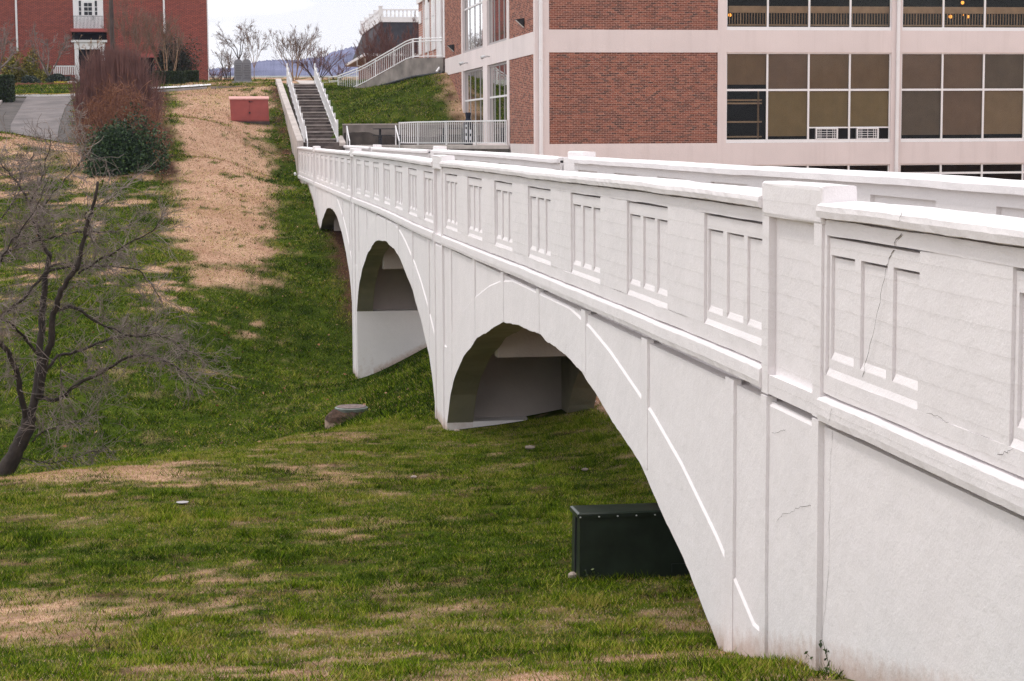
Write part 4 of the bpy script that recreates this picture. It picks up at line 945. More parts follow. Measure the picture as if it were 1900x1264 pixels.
# the side wing facing the stairs
ud = np.array([-.0139, 1., 0]); ud /= np.linalg.norm(ud); nd = np.array([-ud[1], ud[0], 0])
def Wp(px, py):
    r = cF + cR*(px-CX)/F_PX - cU*(py-CY)/F_PX; t = (XC+.0139*YF)/(r[0]+.0139*r[1]); return r*t
ws = lambda px: float((Wp(px, 257)-np.array([XC, YF, 0]))@ud)
wo = np.array([XC, YF, 0.])
def wbox(m, s0, s1, d0, d1, z0, z1):      # d: depth outward (+) from the wing plane
    m.obox(wo+ud*s1+nd*d0+np.array([0, 0, z0]), ud*(s0-s1), nd*(d1-d0), (0, 0, z1-z0))
SE = ws(826.5)
for z0, z1 in ((Z0b-1, Z0a), (Z1b, Z1a), (Z2b, Z2a+.4)): m = MB(); wbox(m, .0, SE, -.3, 0, z0, z1); m.build('concrete_band', M['band'], bd)
def wcol(a, b, z0, z1, d=.004): m = MB(); wbox(m, a, b, -.34, d, z0, z1); m.build('column', M['band'], bd)
s = {k: ws(v) for k, v in dict(a=994.5, b=945.5, c=941, d=905, e=897, f=860, g=857.5).items()}
wcol(-.01, s['a'], zlo, Z2a+.41); wcol(s['b'], s['c'], Z0a, Z2a+.405); wcol(s['d'], s['e'], Z0a, Z2a+.405); wcol(s['f'], s['g'], Z0a, Z2a+.405)
def wbr(a, b, z0, z1): bricks('w', wo+ud*b+nd*-.03+np.array([0, 0, z0+.004]), -ud, nd, b-a, z1-z0-.008, M['brick2'], M['mortar2'])
for z0, z1 in ((Z0a, Z1b), (Z1a, Z1a+3.0)): wbr(s['a'], s['b'], z0, z1); wbr(s['g'], SE, z0, z1)
m = MB(); wbox(m, s['a'], s['b'], -.13, -.03, Z1a+3.0, Z2b); wbox(m, s['g'], SE, -.13, -.03, Z1a+3.0, Z2b); m.build('brick_panel', M['brick_far2'], bd)
m = MB(); m.obox(wo+ud*SE+nd*-9+np.array([0, 0, zlo]), -ud*.3, nd*8.9, (0, 0, Z2a+.4-zlo)); m.build('wall', M['brick_far2'], bd)
m = MB(); wbox(m, 9.4, SE-.32, -9, -8.8, zlo, Z2a+.4); m.build('wall', M['brick_far2'], bd)
m = MB(); wbox(m, .0, SE, -9, -.05, Z2a+.42, Z2a+.69); m.build('roof', M['conc'], bd)
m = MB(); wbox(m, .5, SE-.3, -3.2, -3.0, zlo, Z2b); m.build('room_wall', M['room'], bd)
def wing_window(a, b, z0, z1, trans, n=4, door=False, cur=False):
    f = MB(); dpt = -.14
    wbox(f, a, b, dpt-.03, dpt+.05, z1-.09, z1); wbox(f, a, a+.06, dpt-.03, dpt+.03, z0, z1-.09); wbox(f, b-.06, b, dpt-.03, dpt+.03, z0, z1-.09); wbox(f, a, b, dpt-.03, dpt+.06, z0-.001, z0+.10)
    fo = f.build('window', M['alu'], bd); e = [a+(b-a)*k/n for k in range(n+1)]
    for k in range(n):
        if k: q = MB(); wbox(q, e[k]-.035, e[k]+.035, dpt-.03, dpt+.035, z0+.101, z1-.091); q.build('mullion', M['alu'], fo)
        for za, zc in ((z0+.1, trans-.04), (trans+.04, z1-.09)):
            q = MB(); wbox(q, e[k]+.04, e[k+1]-.04, dpt, dpt+.01, za, zc); q.build('pane', M['glass_dark'], fo)
            if cur and k in cur: q = MB(); wbox(q, e[k]+.05, e[k+1]-.05, dpt-.30, dpt-.28, za, zc); q.build('curtain', M['curtain'], fo)
    q = MB(); wbox(q, a+.06, b-.06, dpt-.025, dpt+.05, trans-.04, trans+.04); q.build('transom', M['trim'], fo)
zt_l = Wp(941, 176.5)[2]; zt_u = Wp(880, 8.5)[2]
for a, b in ((s['c'], s['d']), (s['e'], s['f'])):
    wing_window(a, b, -.33, Z1b-.02, zt_l, 4, cur=(0,)); wing_window(a, b, Z1a+.01, Z2b-.02, zt_u, 4)
def sconce(px, py, label):
    p = Wp(px, py); t = thing('wall_lamp', label, 'wall lamp', tuple(p), 'wedge wall lamps on the side wing')
    m = MB(); a = p+nd*-.012; w = ud*.17; m.add([a-w+np.array([0,0,.17]), a+w+np.array([0,0,.17]), a+w+np.array([0,0,-.2]), a-w+np.array([0,0,-.2]), a-w*.8+nd*.34+np.array([0,0,.12]), a+w*.8+nd*.34+np.array([0,0,.12])], [(0,1,5,4),(0,4,3),(1,2,5),(0,3,2,1)]); m.build('hood', M['darkmetal'], t)
    m = MB(); m.quad(a-w*.95+nd*.01+np.array([0,0,-.19]), a+w*.95+nd*.01+np.array([0,0,-.19]), a+w*.78+nd*.33+np.array([0,0,.105]), a-w*.78+nd*.33+np.array([0,0,.105])); m.build('diffuser', M['trim'], t)
sconce(971, 42, 'black wedge wall lamp on the brick panel nearest the building corner'); sconce(841.5, 89, 'black wedge wall lamp on the brick panel by the ramp')
def spot(px, py, label):
    p = Wp(px, py); t = thing('spotlight', label, 'spotlight', tuple(p), 'small spotlights on the concrete band')
    m = MB(); m.tube([p, p+nd*.12, p+nd*.2+np.array([0,0,-.03])], .03, 6); m.build('arm', M['alu'], t)
    m = MB(); m.tube([p+nd*.2-ud*.02+np.array([0,0,.02]), p+nd*.40-ud*.02+np.array([0,0,-.06])], [.05, .08], 8); m.build('lamp_head', M['steel'], t)
spot(868, 117, 'small grey spotlight on the pinkish band, nearer the ramp'); spot(909, 105, 'small grey spotlight on the pinkish band, nearer the building corner')
p = Wp(825, 257); downspout(p[0]-.11, p[1]+.02, zat(824, 134, p[1]), Z2a, 'white downspout at the ramp end of the side wing', .07, 1)
# the block behind the ramp with tall white windows
YB0, YB1 = 102.6, 118.3; XB = 12.3
b2 = thing('brick_annex', 'red brick block with tall white arched window panels behind the ramp', 'building', (XB, YB0, 3))
ztop = zat(773, 8, 118.2)
m = MB(); m.box(XB, XB+9, YB0, YB1, 0, ztop); m.build('wall', M['brick_far2'], b2)
m = MB(); m.box(XB-.12, XB+9.1, YB0-.1, YB1+.1, ztop+.002, ztop+.35); m.build('cornice', M['trim'], b2)
Yx = lambda px: XB*3600/(px-400)
def annex_window(pa, pb, z0, z1, arch):
    y0, y1 = sorted((Yx(pa), Yx(pb))); m = MB(); m.box(XB-.06, XB-.001, y0, y1, z0, z1); o = m.build('window', M['trim'], b2)
    if arch:
        n = 10; yc = (y0+y1)/2; r = (y1-y0)*.30
        for za, zc in ((z0+.5, z0+1.5), (z0+1.9, z0+3.2)): q = MB(); q.box(XB-.085, XB-.061, yc-r, yc+r, za, zc); q.build('panel', M['trim'], o)
        za = z0+3.5; pts = [(XB-.07, yc-r, za), (XB-.07, yc+r, za), (XB-.07, yc+r, za+1.0)] + [(XB-.07, yc+r*math.cos(math.pi*k/n), za+1.0+r*1.4*math.sin(math.pi*k/n)) for k in range(1, n)] + [(XB-.07, yc-r, za+1.0)]
        q = MB(); q.loft([[(p_[0]+.009, p_[1], p_[2]) for p_ in pts], pts]); q.build('pane', M['room'] if False else M['alu'], o)
annex_window(787, 795.5, zat(790, 96, 113), 9.5 if ztop > 9.6 else ztop-.3, True); annex_window(799, 806.5, zat(803, 92, 109.5), ztop-.3, True)
annex_window(776, 780, zat(778, 43, 116.5), zat(778, 20, 116.5), False); annex_window(776, 780, zat(778, 101, 116.5), zat(778, 67, 116.5), False)
m = MB(); m.box(XB-.10, XB-.001, Yx(825), Yx(810), 3.9, ztop); m.build('white_panel', M['trim'], b2)
m = MB(); y = Yx(784); m.box(XB-.05, XB-.001, y-.12, y+.12, 3.9, ztop); m.build('pilaster_strip', M['trim'], b2)
# mansard building
mb = thing('mansard_house', 'dark shingled mansard roof house with white rooftop balustrade beyond the ramp', 'house', (12, 140, 4))
zt, ze = zat(703, 41, 140), zat(682, 99, 139.2)
def ring(x0, y0, x1, y1, z): return [(x0, y0, z), (x1, y0, z), (x1, y1, z), (x0, y1, z)]
m = MB(); m.loft([ring(10.95, 139.2, 29, 158.8, ze), ring(11.85, 140.2, 28, 158, zt)]); m.build('roof', M['shingle'], mb)
m = MB(); m.loft([ring(11.5, 140, 28.5, 158.2, 3.2), ring(11.5, 140, 28.5, 158.2, ze-.25)]); m.build('wall', M['brick_far2'], mb)
m = MB(); m.loft([ring(10.62, 138.6, 29.4, 159.2, ze-.24), ring(10.62, 138.6, 29.4, 159.2, ze-.20)]); m.build('eave', M['soffit'], mb)
m = MB(); m.box(10.5, 10.62, 138.5, 159.2, ze-.22, ze-.04); m.box(10.62, 29.4, 138.48, 138.6, ze-.22, ze-.04); m.build('gutter', M['trim'], mb)
m = MB(); m.loft([ring(11.75, 140.1, 28.1, 158.1, zt+.002), ring(11.75, 140.1, 28.1, 158.1, zt+.30)]); m.build('parapet_base', M['trim'], mb)
hb = zat(706, 17, 140.2)
for (a, b, nb, np_) in (((11.85, 140.2), (11.85, 158), 30, 5), ((11.85, 140.2), (21.8, 140.2), 34, 4)):
    a, b = np.array((*a, 0.)), np.array((*b, 0.)); m = MB(); d = (b-a)/np.linalg.norm(b-a); nn = np.array([-d[1], d[0], 0]); m.obox(a-nn*.07+np.array([0,0,hb-.09]), b-a, nn*.14, (0,0,.09)); m.build('balustrade_rail', M['trim'], mb)
    m = MB(); m.obox(a-nn*.07+np.array([0,0,zt+.31]), b-a, nn*.14, (0,0,.07)); m.build('balustrade_rail', M['trim'], mb)
    sr = None
    for k in range(nb):
        p = a+(b-a)*(k+.5)/nb
        if sr is None: m = MB(); m.lathe((p[0], p[1], zt+.38), [(.045, 0), (.075, .12), (.035, .3), (.06, hb-.1-zt-.38)], 6); sr = m.build('baluster', M['trim'], mb); p0_ = p
        else: share(sr, mb, p0_, p)
    for k in range(np_):
        if k == 0 and b[1] == a[1]: continue
        p = a+(b-a)*k/(np_-1) if np_ == 5 else a+(b-a)*k*.34; m = MB(); m.box(p[0]-.13, p[0]+.13, p[1]-.13, p[1]+.13, zt+.301, hb+.16); m.box(p[0]-.17, p[0]+.17, p[1]-.17, p[1]+.17, hb+.161, hb+.22); m.build('balustrade_post', M['trim'], mb)
for px in (659, 666): p = at(px, 117, 146); m = MB(); m.tube([(p[0]+.15, 146-(px-659)*.6, ze-.24), (p[0]+.15, 146-(px-659)*.6, ze-.6), (11.45, 146-(px-659)*.6, ze-.9)], .05, 6); m.build('downpipe', M['trim'], mb)
# ------------------------------------------------------------------ red brick hall on the left
YL = 150.0; zl = lambda y: zat(200, y, YL)
lb = thing('brick_hall', 'deep red brick hall with white doors and balcony at the upper left', 'building', (X_(200, YL), YL, 4))
x1 = X_(390, YL); GB = zl(153)
m = MB(); m.box(X_(-420, YL), x1, YL, YL+14, 3.2, 15.5); m.build('wall', M['brick_far'], lb)
m = MB(); m.box(X_(-420, YL)-.3, x1+.3, YL-.3, YL+14.3, 15.502, 15.9); m.build('roof', M['shingle'], lb)
m = MB(); m.box(X_(389, YL), x1+.02, YL-.03, YL-.001, 3.2, 15.4); m.build('corner_trim', M['trim'], lb)
m = MB(); m.box(X_(376, YL), x1+.03, YL-.06, YL-.031, GB-.3, GB+.12); m.build('plinth', M['conc_light'], lb)
m = MB(); m.box(X_(142.5, YL), X_(198, YL), YL-.08, YL-.001, zl(54), zl(-40)); m.build('door_surround', M['trim'], lb)
dr = MB(); dr.box(X_(160.5, YL), X_(180.5, YL), YL-.12, YL-.081, zl(54), zl(2)); d_ = dr.build('door', M['trim'], lb)
m = MB(); m.box(X_(178.4, YL), X_(179.6, YL), YL-.17, YL-.121, zl(37.5), zl(29.5)); m.build('handle', M['darkmetal'], d_)
for i in range(2):
    for j in range(3):
        xa = X_(163+7.7*i, YL); m = MB(); m.box(xa, xa+.27, YL-.135, YL-.121, zl(28.5-8*j), zl(22-8*j)); m.build('pane', M['darkmetal'], d_)
for px in (153, 182.5):
    f = MB(); f.box(X_(px, YL), X_(px+5, YL), YL-.1, YL-.081, zl(54), zl(0)); fo = f.build('sidelight', M['trim'], lb)
    for j in range(3): m = MB(); m.box(X_(px+.4, YL), X_(px+4.4, YL), YL-.12, YL-.101, zl(28.6-8*j), zl(22-8*j) if j < 2 else zl(2)); m.build('pane', M['darkmetal'], fo)
m = MB(); m.box(X_(138.5, YL), X_(205, YL), YL-1.1, YL-.002, zl(60.5), zl(54.5)); m.build('balcony_slab', M['redbox'], lb)
bl_ = None
for k in range(22):
    x = X_(143+2.55*k, YL-1.0)
    if bl_ is None: m = MB(); m.box(x-.012, x+.012, YL-1.02, YL-.98, zl(54.3), zl(32)); bl_ = m.build('baluster', M['darkmetal'], lb); bx0 = x
    else: share(bl_, lb, (bx0, 0, 0), (x, 0, 0))
m = MB(); m.box(X_(142.5, YL), X_(198, YL), YL-1.03, YL-.97, zl(32), zl(31.3)); m.build('balcony_rail', M['darkmetal'], lb)
m = MB(); m.box(X_(139, YL), X_(203, YL), YL-.02, YL-.001, zl(74.9), zl(60.6)); m.build('recess', M['room'], lb)
m = MB(); m.box(X_(138, YL), X_(204, YL), YL-.5, YL-.002, zl(79), zl(75)); m.box(X_(143, YL), X_(200, YL), YL-.35, YL-.003, zl(92), zl(79.1)); m.build('door_hood', M['trim'], lb)
for a, b in ((143.5, 151), (190, 199)): m = MB(); m.box(X_(a, YL), X_(b, YL), YL-.32, YL-.004, GB-.2, zl(92.1)); m.build('door_column', M['trim'], lb)
m = MB(); m.box(X_(151, YL), X_(190, YL), YL-.1, YL-.005, GB-.2, zl(92.1)); m.build('lower_door', M['room'], lb)
m = MB(); m.box(X_(265, YL), X_(291, YL), YL-.4, YL-.002, zl(107), zl(100)); m.build('side_hood', M['redbox'], lb)
m = MB(); m.box(X_(266, YL), X_(290, YL), YL-.03, YL-.003, GB-.2, zl(107.2)); m.build('side_doorway', M['room'], lb)
downspout(X_(37.5, YL-.1), YL-.12, zl(96), 15, 'white downspout at the left of the brick hall'); downspout(X_(310, YL-.1), YL-.12, zl(62), 15, 'white downspout ending above the bare tree on the brick hall')
wf = thing('white_fence', 'low white picket fence by the hall entrance', 'fence', (X_(125, 146), 146, GB))
sr = None
for k in range(13):
    x = X_(104+3.4*k, 146)
    if sr is None: m = MB(); m.box(x-.035, x+.035, 145.98, 146.02, zat(120, 139, 146), zat(120, 124.1, 146)); sr = m.build('picket', M['rail'], wf); bx0 = x
    else: share(sr, wf, (bx0, 0, 0), (x, 0, 0))
m = MB(); m.box(X_(103, 146), X_(146, 146), 145.96, 146.04, zat(120, 124, 146), zat(120, 122, 146)); m.build('top_rail', M['rail'], wf)
# pole
p = gp(211, 172); po = thing('utility_pole', 'weathered brown wooden utility pole rising behind the purple shrub', 'pole', (X_(210.5, 114), 114, hz(X_(210, 114), 114)))
m = MB(); m.tube([at(211.5, 175, 114), at(209, 90, 114), at(206, 0, 114), at(203.5, -90, 114)], [.14, .13, .12, .11], 10); m.build('shaft', M['timber'], po)
# ------------------------------------------------------------------ drive, walk, kerbs, low wall
DY = list(np.arange(89.6, 113.6, .8))
def Lx(Y, ps): return X_(float(np.interp(Y, [90, 97, 104, 113], ps)), Y)
dv = sheet('driveway', [(Y, Lx(Y, (20, 20, 38, 52)), Lx(Y, (104, 112, 122, 142))) for Y in list(np.linspace(89.6, 97.44, 10))], M['drive'], .05); tag(dv, kind='structure')
for a, b in ((97.46, 103.9), (103.98, 113.5)):
    rows = [(Y, Lx(Y, (20, 20, 38, 52)), Lx(Y, (104, 112, 122, 142))) for Y in np.linspace(a, b, 9)]; sheet('slab', rows, M['drive'], .052, dv)
sheet('gutter', [(Y, Lx(Y, (-60, -45, -8, 22)), Lx(Y, (19.6, 19.6, 37.6, 51.5))) for Y in DY], M['asphalt'], .035, dv)
sheet('side_strip', [(Y, Lx(Y, (104.5, 112.5, 122.5, 142.5)), Lx(Y, (152, 155, 158, 168))) for Y in DY], M['asphalt'], .03, dv)
sheet('cross_walk', [(Y, X_(24, Y), X_(172, Y)) for Y in (113.45, 114.2, 115)], M['kerb'], .06, dv)
m = MB(); secs = []
for Y in DY:
    x = Lx(Y, (-62, -47, -10, 20)); z = hz(x, Y); secs.append([(x-.22, Y, z-.2), (x-.22, Y, z+.16), (x, Y, z+.16), (x, Y, z-.2)])
m.loft(secs); tag(m.build('kerb', M['conc_light']), 'pale concrete kerb along the left of the drive', 'kerb')
m = MB(); secs = [[(X_(px, 115.1), 115.0, hz(X_(px, 115.1), 115)-.1), (X_(px, 115.1), 115.0, hz(X_(px, 115.1), 115)+.10), (X_(px, 115.1), 115.16, hz(X_(px, 115.1), 115)+.10), (X_(px, 115.1), 115.16, hz(X_(px, 115.1), 115)-.1)] for px in range(24, 150, 12)]
m.loft(secs[::-1]); tag(m.build('kerb', M['yellow']), 'faded yellow kerb at the head of the drive', 'kerb')
wk = sheet('walk', [(Y, X_(262, Y), X_(394, Y)) for Y in (114.6, 115.6, 116.6)], M['white_walk'], .09); tag(wk, kind='structure')
m = MB(); secs = []
for px in range(276, 396, 10):
    x = X_(px, 112.6); z = hz(x, 112.6); secs.append([(x, 112.5, z-.3), (x, 112.5, z+.13), (x, 112.75, z+.13), (x, 112.75, z-.3)])
m.loft(secs[::-1]); tag(m.build('kerb', M['kerb']), 'grey kerb at the top of the straw covered slope', 'kerb')
lw = thing('low_wall', 'low grey concrete block wall in front of the stone tablet monument', 'wall', (X_(450, 112), 112, 2.6))
for a, b in ((393, 427), (427.6, 470), (470.6, 511)):
    m = MB(); ta, tb = np.interp([a, b], [393, 511], [160.5, 159.5]); xa, xb = X_(a, 112), X_(b, 112); m.box(xa, xb, 112, 112.35, 2.0, zat(450, 160, 112)+RJ(.01)); m.build('block', M['conc'], lw)
sheet('path', [(Y, X_(560-(Y-111.5)*1.3, Y), X_(640+(Y-111.5)*1.5, Y)) for Y in (113.2, 116, 120, 126)], M['conc_light'], .03)
tag(bpy.data.objects['path'], kind='structure')
# monument
YM = 118.0; mz = zat(452, 157.5, YM); mo = thing('stone_monument', 'grey granite twin tablet monument with engraved lines on a plinth', 'monument', (X_(452, YM), YM, mz))
m = MB(); m.box(X_(432.5, YM), X_(474, YM), YM-.3, YM+.3, mz-.4, zat(452, 151, YM)); m.build('plinth', M['kerb'], mo)
zt0 = zat(452, 151, YM)+.002; zs_ = zat(452, 117, YM); xa, xb = X_(437, YM), X_(468.5, YM); xm = (xa+xb)/2; r = (xb-xa)/4
pts = [(xa, zt0), (xb, zt0)] + [(xm+r+r*math.cos(math.pi*k/10), zs_+r*.85*math.sin(math.pi*k/10)) for k in range(0, 10)] + [(xm, zs_+.02)] + [(xm-r+r*math.cos(math.pi*k/10), zs_+r*.85*math.sin(math.pi*k/10)) for k in range(1, 11)]
m = MB(); m.loft([[(x, YM+.13, z) for x, z in pts], [(x, YM-.13, z) for x, z in pts]]); tb_ = m.build('tablet', M['granite'], mo)
m = MB()
for c in (xm-r, xm+r):
    for k in range(9):
        w = r*random.uniform(.55, .85); z = zs_-.16-.098*k; m.box(c-w, c+w, YM-.138, YM-.131, z-.02, z+.02)
m.box(xm-.008, xm+.008, YM-.137, YM-.1305, zt0+.05, zs_-.05); m.box(xa+.05, xb-.05, YM-.1375, YM-.1308, zs_-.05, zs_-.035)
m.build('engraving', M['granite_cut'], tb_)
# red cabinet
p = gp(464, 229); YR = float(p[1]); rc = thing('utility_cabinet', 'faded red two door metal utility cabinet on the straw slope beside the staircase', 'cabinet', (p[0], YR, p[2]))
xa, xb = X_(428, YR), X_(499.5, YR); z0 = p[2]; zt_ = zat(464, 185, YR)
m = MB(); m.box(xa-.02, xb+.04, YR-.03, YR+.93, z0-.5, z0+.10); m.build('base', M['timber'], rc)
m = MB(); m.loft([[(xa+.05, YR+.04, z0+.10), (xb+.02, YR+.04, z0+.10), (xb+.02, YR+.9, z0+.10), (xa+.05, YR+.9, z0+.10)], [(xa, YR, zt_), (xb-.02, YR, zt_), (xb-.02, YR+.9, zt_), (xa, YR+.9, zt_)]]); m.build('body', M['redbox'], rc)
xm = xa+(xb-xa)*.5
for a, b in ((xa+.07, xm-.008), (xm+.008, xb-.05)):
    m = MB(); m.add([(a, YR+.012, z0+.15), (b, YR+.012, z0+.15), (b, YR-.018, zt_-.03), (a, YR-.018, zt_-.03), (a, YR+.05, z0+.15), (b, YR+.05, z0+.15), (b, YR+.02, zt_-.03), (a, YR+.02, zt_-.03)], [(0,1,2,3),(4,7,6,5),(0,4,5,1),(1,5,6,2),(2,6,7,3),(3,7,4,0)]); d_ = m.build('door', M['redbox'], rc)
m = MB(); m.box(xm-.03, xm+.05, YR-.06, YR-.005, z0+.5, z0+.57); m.build('latch', M['darkmetal'], rc)
m = MB(); m.box(xm-.02, xm+.2, YR-.045, YR-.015, zt_-.13, zt_-.10); m.box(xm-.02, xm+.01, YR-.045, YR-.015, zt_-.12, zt_-.06); m.build('hasp', M['darkmetal'], rc)
zz = zat(464, 180, YR+.5)
m = MB(); m.loft([[(xa-.05, YR-.06, zt_+.002), (xb+.03, YR-.06, zt_+.002), (xb+.03, YR+.95, zt_+.12), (xa-.05, YR+.95, zt_+.12)], [(xa-.05, YR-.06, zt_+.05), (xb+.03, YR-.06, zt_+.05), (xb+.03, YR+.95, zt_+.19), (xa-.05, YR+.95, zt_+.19)]]); m.build('lid', M['redboxtop'], rc)
# manhole
p = gp(646, 781); q = (p[0]+.04, p[1]+.45, p[2]-.10); mh = thing('manhole', 'raised concrete manhole with a rusty round lid in the grassy gully', 'manhole', q)
m = MB(); m.lathe(q, [(.50, -.6), (.50, .07), (.42, .10)], 22); m.build('base_ring', M['ruststone'], mh)
m = MB(); m.lathe(q, [(.50, .05), (.50, .15), (.38, .25), (.31, .27)], 20)
m.v = [(x+RJ(.03), y+RJ(.03), z+RJ(.03)) for x, y, z in m.v]; m.build('soil_collar', M['mulch'], mh)
m = MB(); m.lathe((q[0]+.06, q[1], q[2]), [(.33, .24), (.35, .315), (.32, .33)], 22); m.build('frame_ring', M['teal'], mh)
m = MB(); m.lathe((q[0]+.06, q[1], q[2]), [(.31, .32), (.315, .342), (.22, .348), (.21, .34), (.13, .34), (.12, .35)], 22); m.build('lid', M['lid'], mh)
# dark green box
p = gp(1075, 1076); YB = float(p[1]); k = YB/3600.; gx = p[0]; gb = thing('equipment_box', 'dark green steel equipment box standing on the lawn under the near arch', 'equipment box', (gx, YB, p[2]))
z0 = p[2]-.06; zt_ = zat(1075, 955, YB+.03); W_, D_ = 1.35, .42
m = MB(); m.loft([[(gx, YB, z0), (gx+W_, YB, z0), (gx+W_, YB+D_, z0), (gx-.0, YB+D_, z0)], [(gx+.01, YB+.03, zt_), (gx+W_-.01, YB+.03, zt_), (gx+W_-.01, YB+D_-.02, zt_), (gx+.01, YB+D_-.02, zt_)]]); m.build('body', M['boxgreen'], gb)
m = MB(); m.loft([[(gx-.012, YB+.008, zt_-.035), (gx+W_+.012, YB+.008, zt_-.035), (gx+W_+.012, YB+D_+.01, zt_-.035), (gx-.012, YB+D_+.01, zt_-.035)], [(gx-.012, YB+.008, zt_+.003), (gx+W_+.012, YB+.008, zt_+.003), (gx+W_+.012, YB+D_+.01, zt_+.003), (gx-.012, YB+D_+.01, zt_+.003)], [(gx+.01, YB+.03, zt_+.014), (gx+W_-.01, YB+.03, zt_+.014), (gx+W_-.01, YB+D_-.01, zt_+.014), (gx+.01, YB+D_-.01, zt_+.014)]]); m.build('lid', M['boxgreen'], gb)
for q_ in range(7):
    x = gx+.012+.181*q_; m = MB(); m.lathe((x, YB+.004, zt_-.022), [(.008, -.006), (.010, 0), (.006, .006)], 8); m.build('bolt', M['steel'], gb)
m = MB(); m.tube([(gx-.005, YB+.19, z0+.05), (gx+.004, YB+.19, zt_-.04)], .012, 5); m.build('side_seam', M['pipe'], gb)
m = MB(); m.box(gx+.9, gx+1.2, YB-.010, YB+.01, z0+.10, z0+.18); m.build('name_plate', M['boxgreen'], gb)
m = MB(); m.lathe((gx-.045, YB+.12, p[2]), [(.05, -.03), (.045, .03), (.02, .05)], 8); tag(m.build('stone', M['stone']), 'small pale stone against the left foot of the dark green box', 'stone', 'pale stones lying on the lawn')
def stone(px, py, w, label, mt='stone', flat=.35):
    p = gp(px, py); s_ = w*p[1]/3600/2; m = MB(); n = 7; secs = []
    m.lathe((0, 0, 0), [(s_*.6, -s_*.3), (s_, 0), (s_*.8, s_*flat*.7), (s_*.3, s_*flat)], 9)
    m.v = [(p[0]+x*random.uniform(.8, 1.15), p[1]+y*random.uniform(.8, 1.15), p[2]+z*random.uniform(.7, 1.2)+.03) for x, y, z in m.v]
    tag(m.build('stone' if mt == 'stone' else 'scrap_paper', M[mt]), label, 'stone' if mt == 'stone' else 'scrap', 'pale stones lying on the lawn' if mt == 'stone' else None)
stone(848, 802, 13, 'pale stone lying at the foot of the middle pier'); stone(983, 834, 22, 'flat pale stone on the lawn in front of the near arch opening'); stone(768, 889, 14, 'small pale stone in the green middle of the lawn'); stone(1085, 875, 14, 'small pinkish stone on the lawn above the dark green box')
stone(338, 936, 24, 'white scrap of paper lying on the left lawn', 'paper', .03)
# ------------------------------------------------------------------ vegetation
def segs_mesh(name, segs, mt, parent, n=3):
    S = np.array(segs, float)             # p0 p1 r0 r1
    p0, p1, r0, r1 = S[:, :3], S[:, 3:6], S[:, 6], S[:, 7]; d = p1-p0; L = np.linalg.norm(d, axis=1)[:, None]; d = d/np.maximum(L, 1e-6)
    ref = np.where(np.abs(d[:, 2:3]) < .9, np.array([[0, 0, 1.]]), np.array([[1., 0, 0]])); a = np.cross(d, ref); a /= np.linalg.norm(a, axis=1)[:, None]; b = np.cross(d, a)
    V = np.empty((len(S), n, 4, 3))
    for k in range(n):
        t0, t1 = 2*math.pi*k/n, 2*math.pi*(k+1)/n
        c0 = a*math.cos(t0)+b*math.sin(t0); c1 = a*math.cos(t1)+b*math.sin(t1)
        V[:, k, 0] = p0+c0*r0[:, None]; V[:, k, 1] = p0+c1*r0[:, None]; V[:, k, 2] = p1+c1*r1[:, None]; V[:, k, 3] = p1+c0*r1[:, None]
    return fast_mesh(name, V.reshape(-1, 3), 4, mt, None, parent)
def rv(): return np.array([random.gauss(0, 1), random.gauss(0, 1), random.gauss(0, 1)])
def nrm(v): return v/(np.linalg.norm(v)+1e-9)
def grow(out, p, d, L, r, lev, up=.05, spread=.7, wob=.18, kids=(5, 8), ratio=.55, rmin=.003, start=.25):
    n = 5 if lev > 0 else 4; pts = [p]; q = p; dd = d
    for k in range(n):
        dd = nrm(dd + rv()*wob + np.array([0, 0, up])); q = q+dd*L/n; pts.append(q)
    for k in range(n): out.append((*pts[k], *pts[k+1], max(rmin, r*(1-.75*k/n)), max(rmin*.8, r*(1-.75*(k+1)/n)), lev))
    if lev <= 0: return
    for _ in range(random.randint(*kids)):
        t = start+(1-start)*random.random(); i = min(n-1, int(t*n)); b = pts[i]+(pts[i+1]-pts[i])*(t*n-i); base = nrm(pts[i+1]-pts[i])
        grow(out, b, nrm(base+nrm(rv())*spread), L*ratio*random.uniform(.6, 1.25)*(1.15-.5*t), max(rmin, r*(1-.7*t)*.6), lev-1, up, spread, wob, kids, ratio, rmin, .15)
def tree_from(out, name, label, cat, base, mt_t, mt_c, group=None, thr=2):
    t = thing(name, label, cat, base, group)
    a = [o[:8] for o in out if o[8] >= thr]; b = [o[:8] for o in out if o[8] < thr]
    if a: segs_mesh('trunk', a, mt_t, t, 7)
    if b: segs_mesh('crown', b, mt_c, t, 3)
    return t
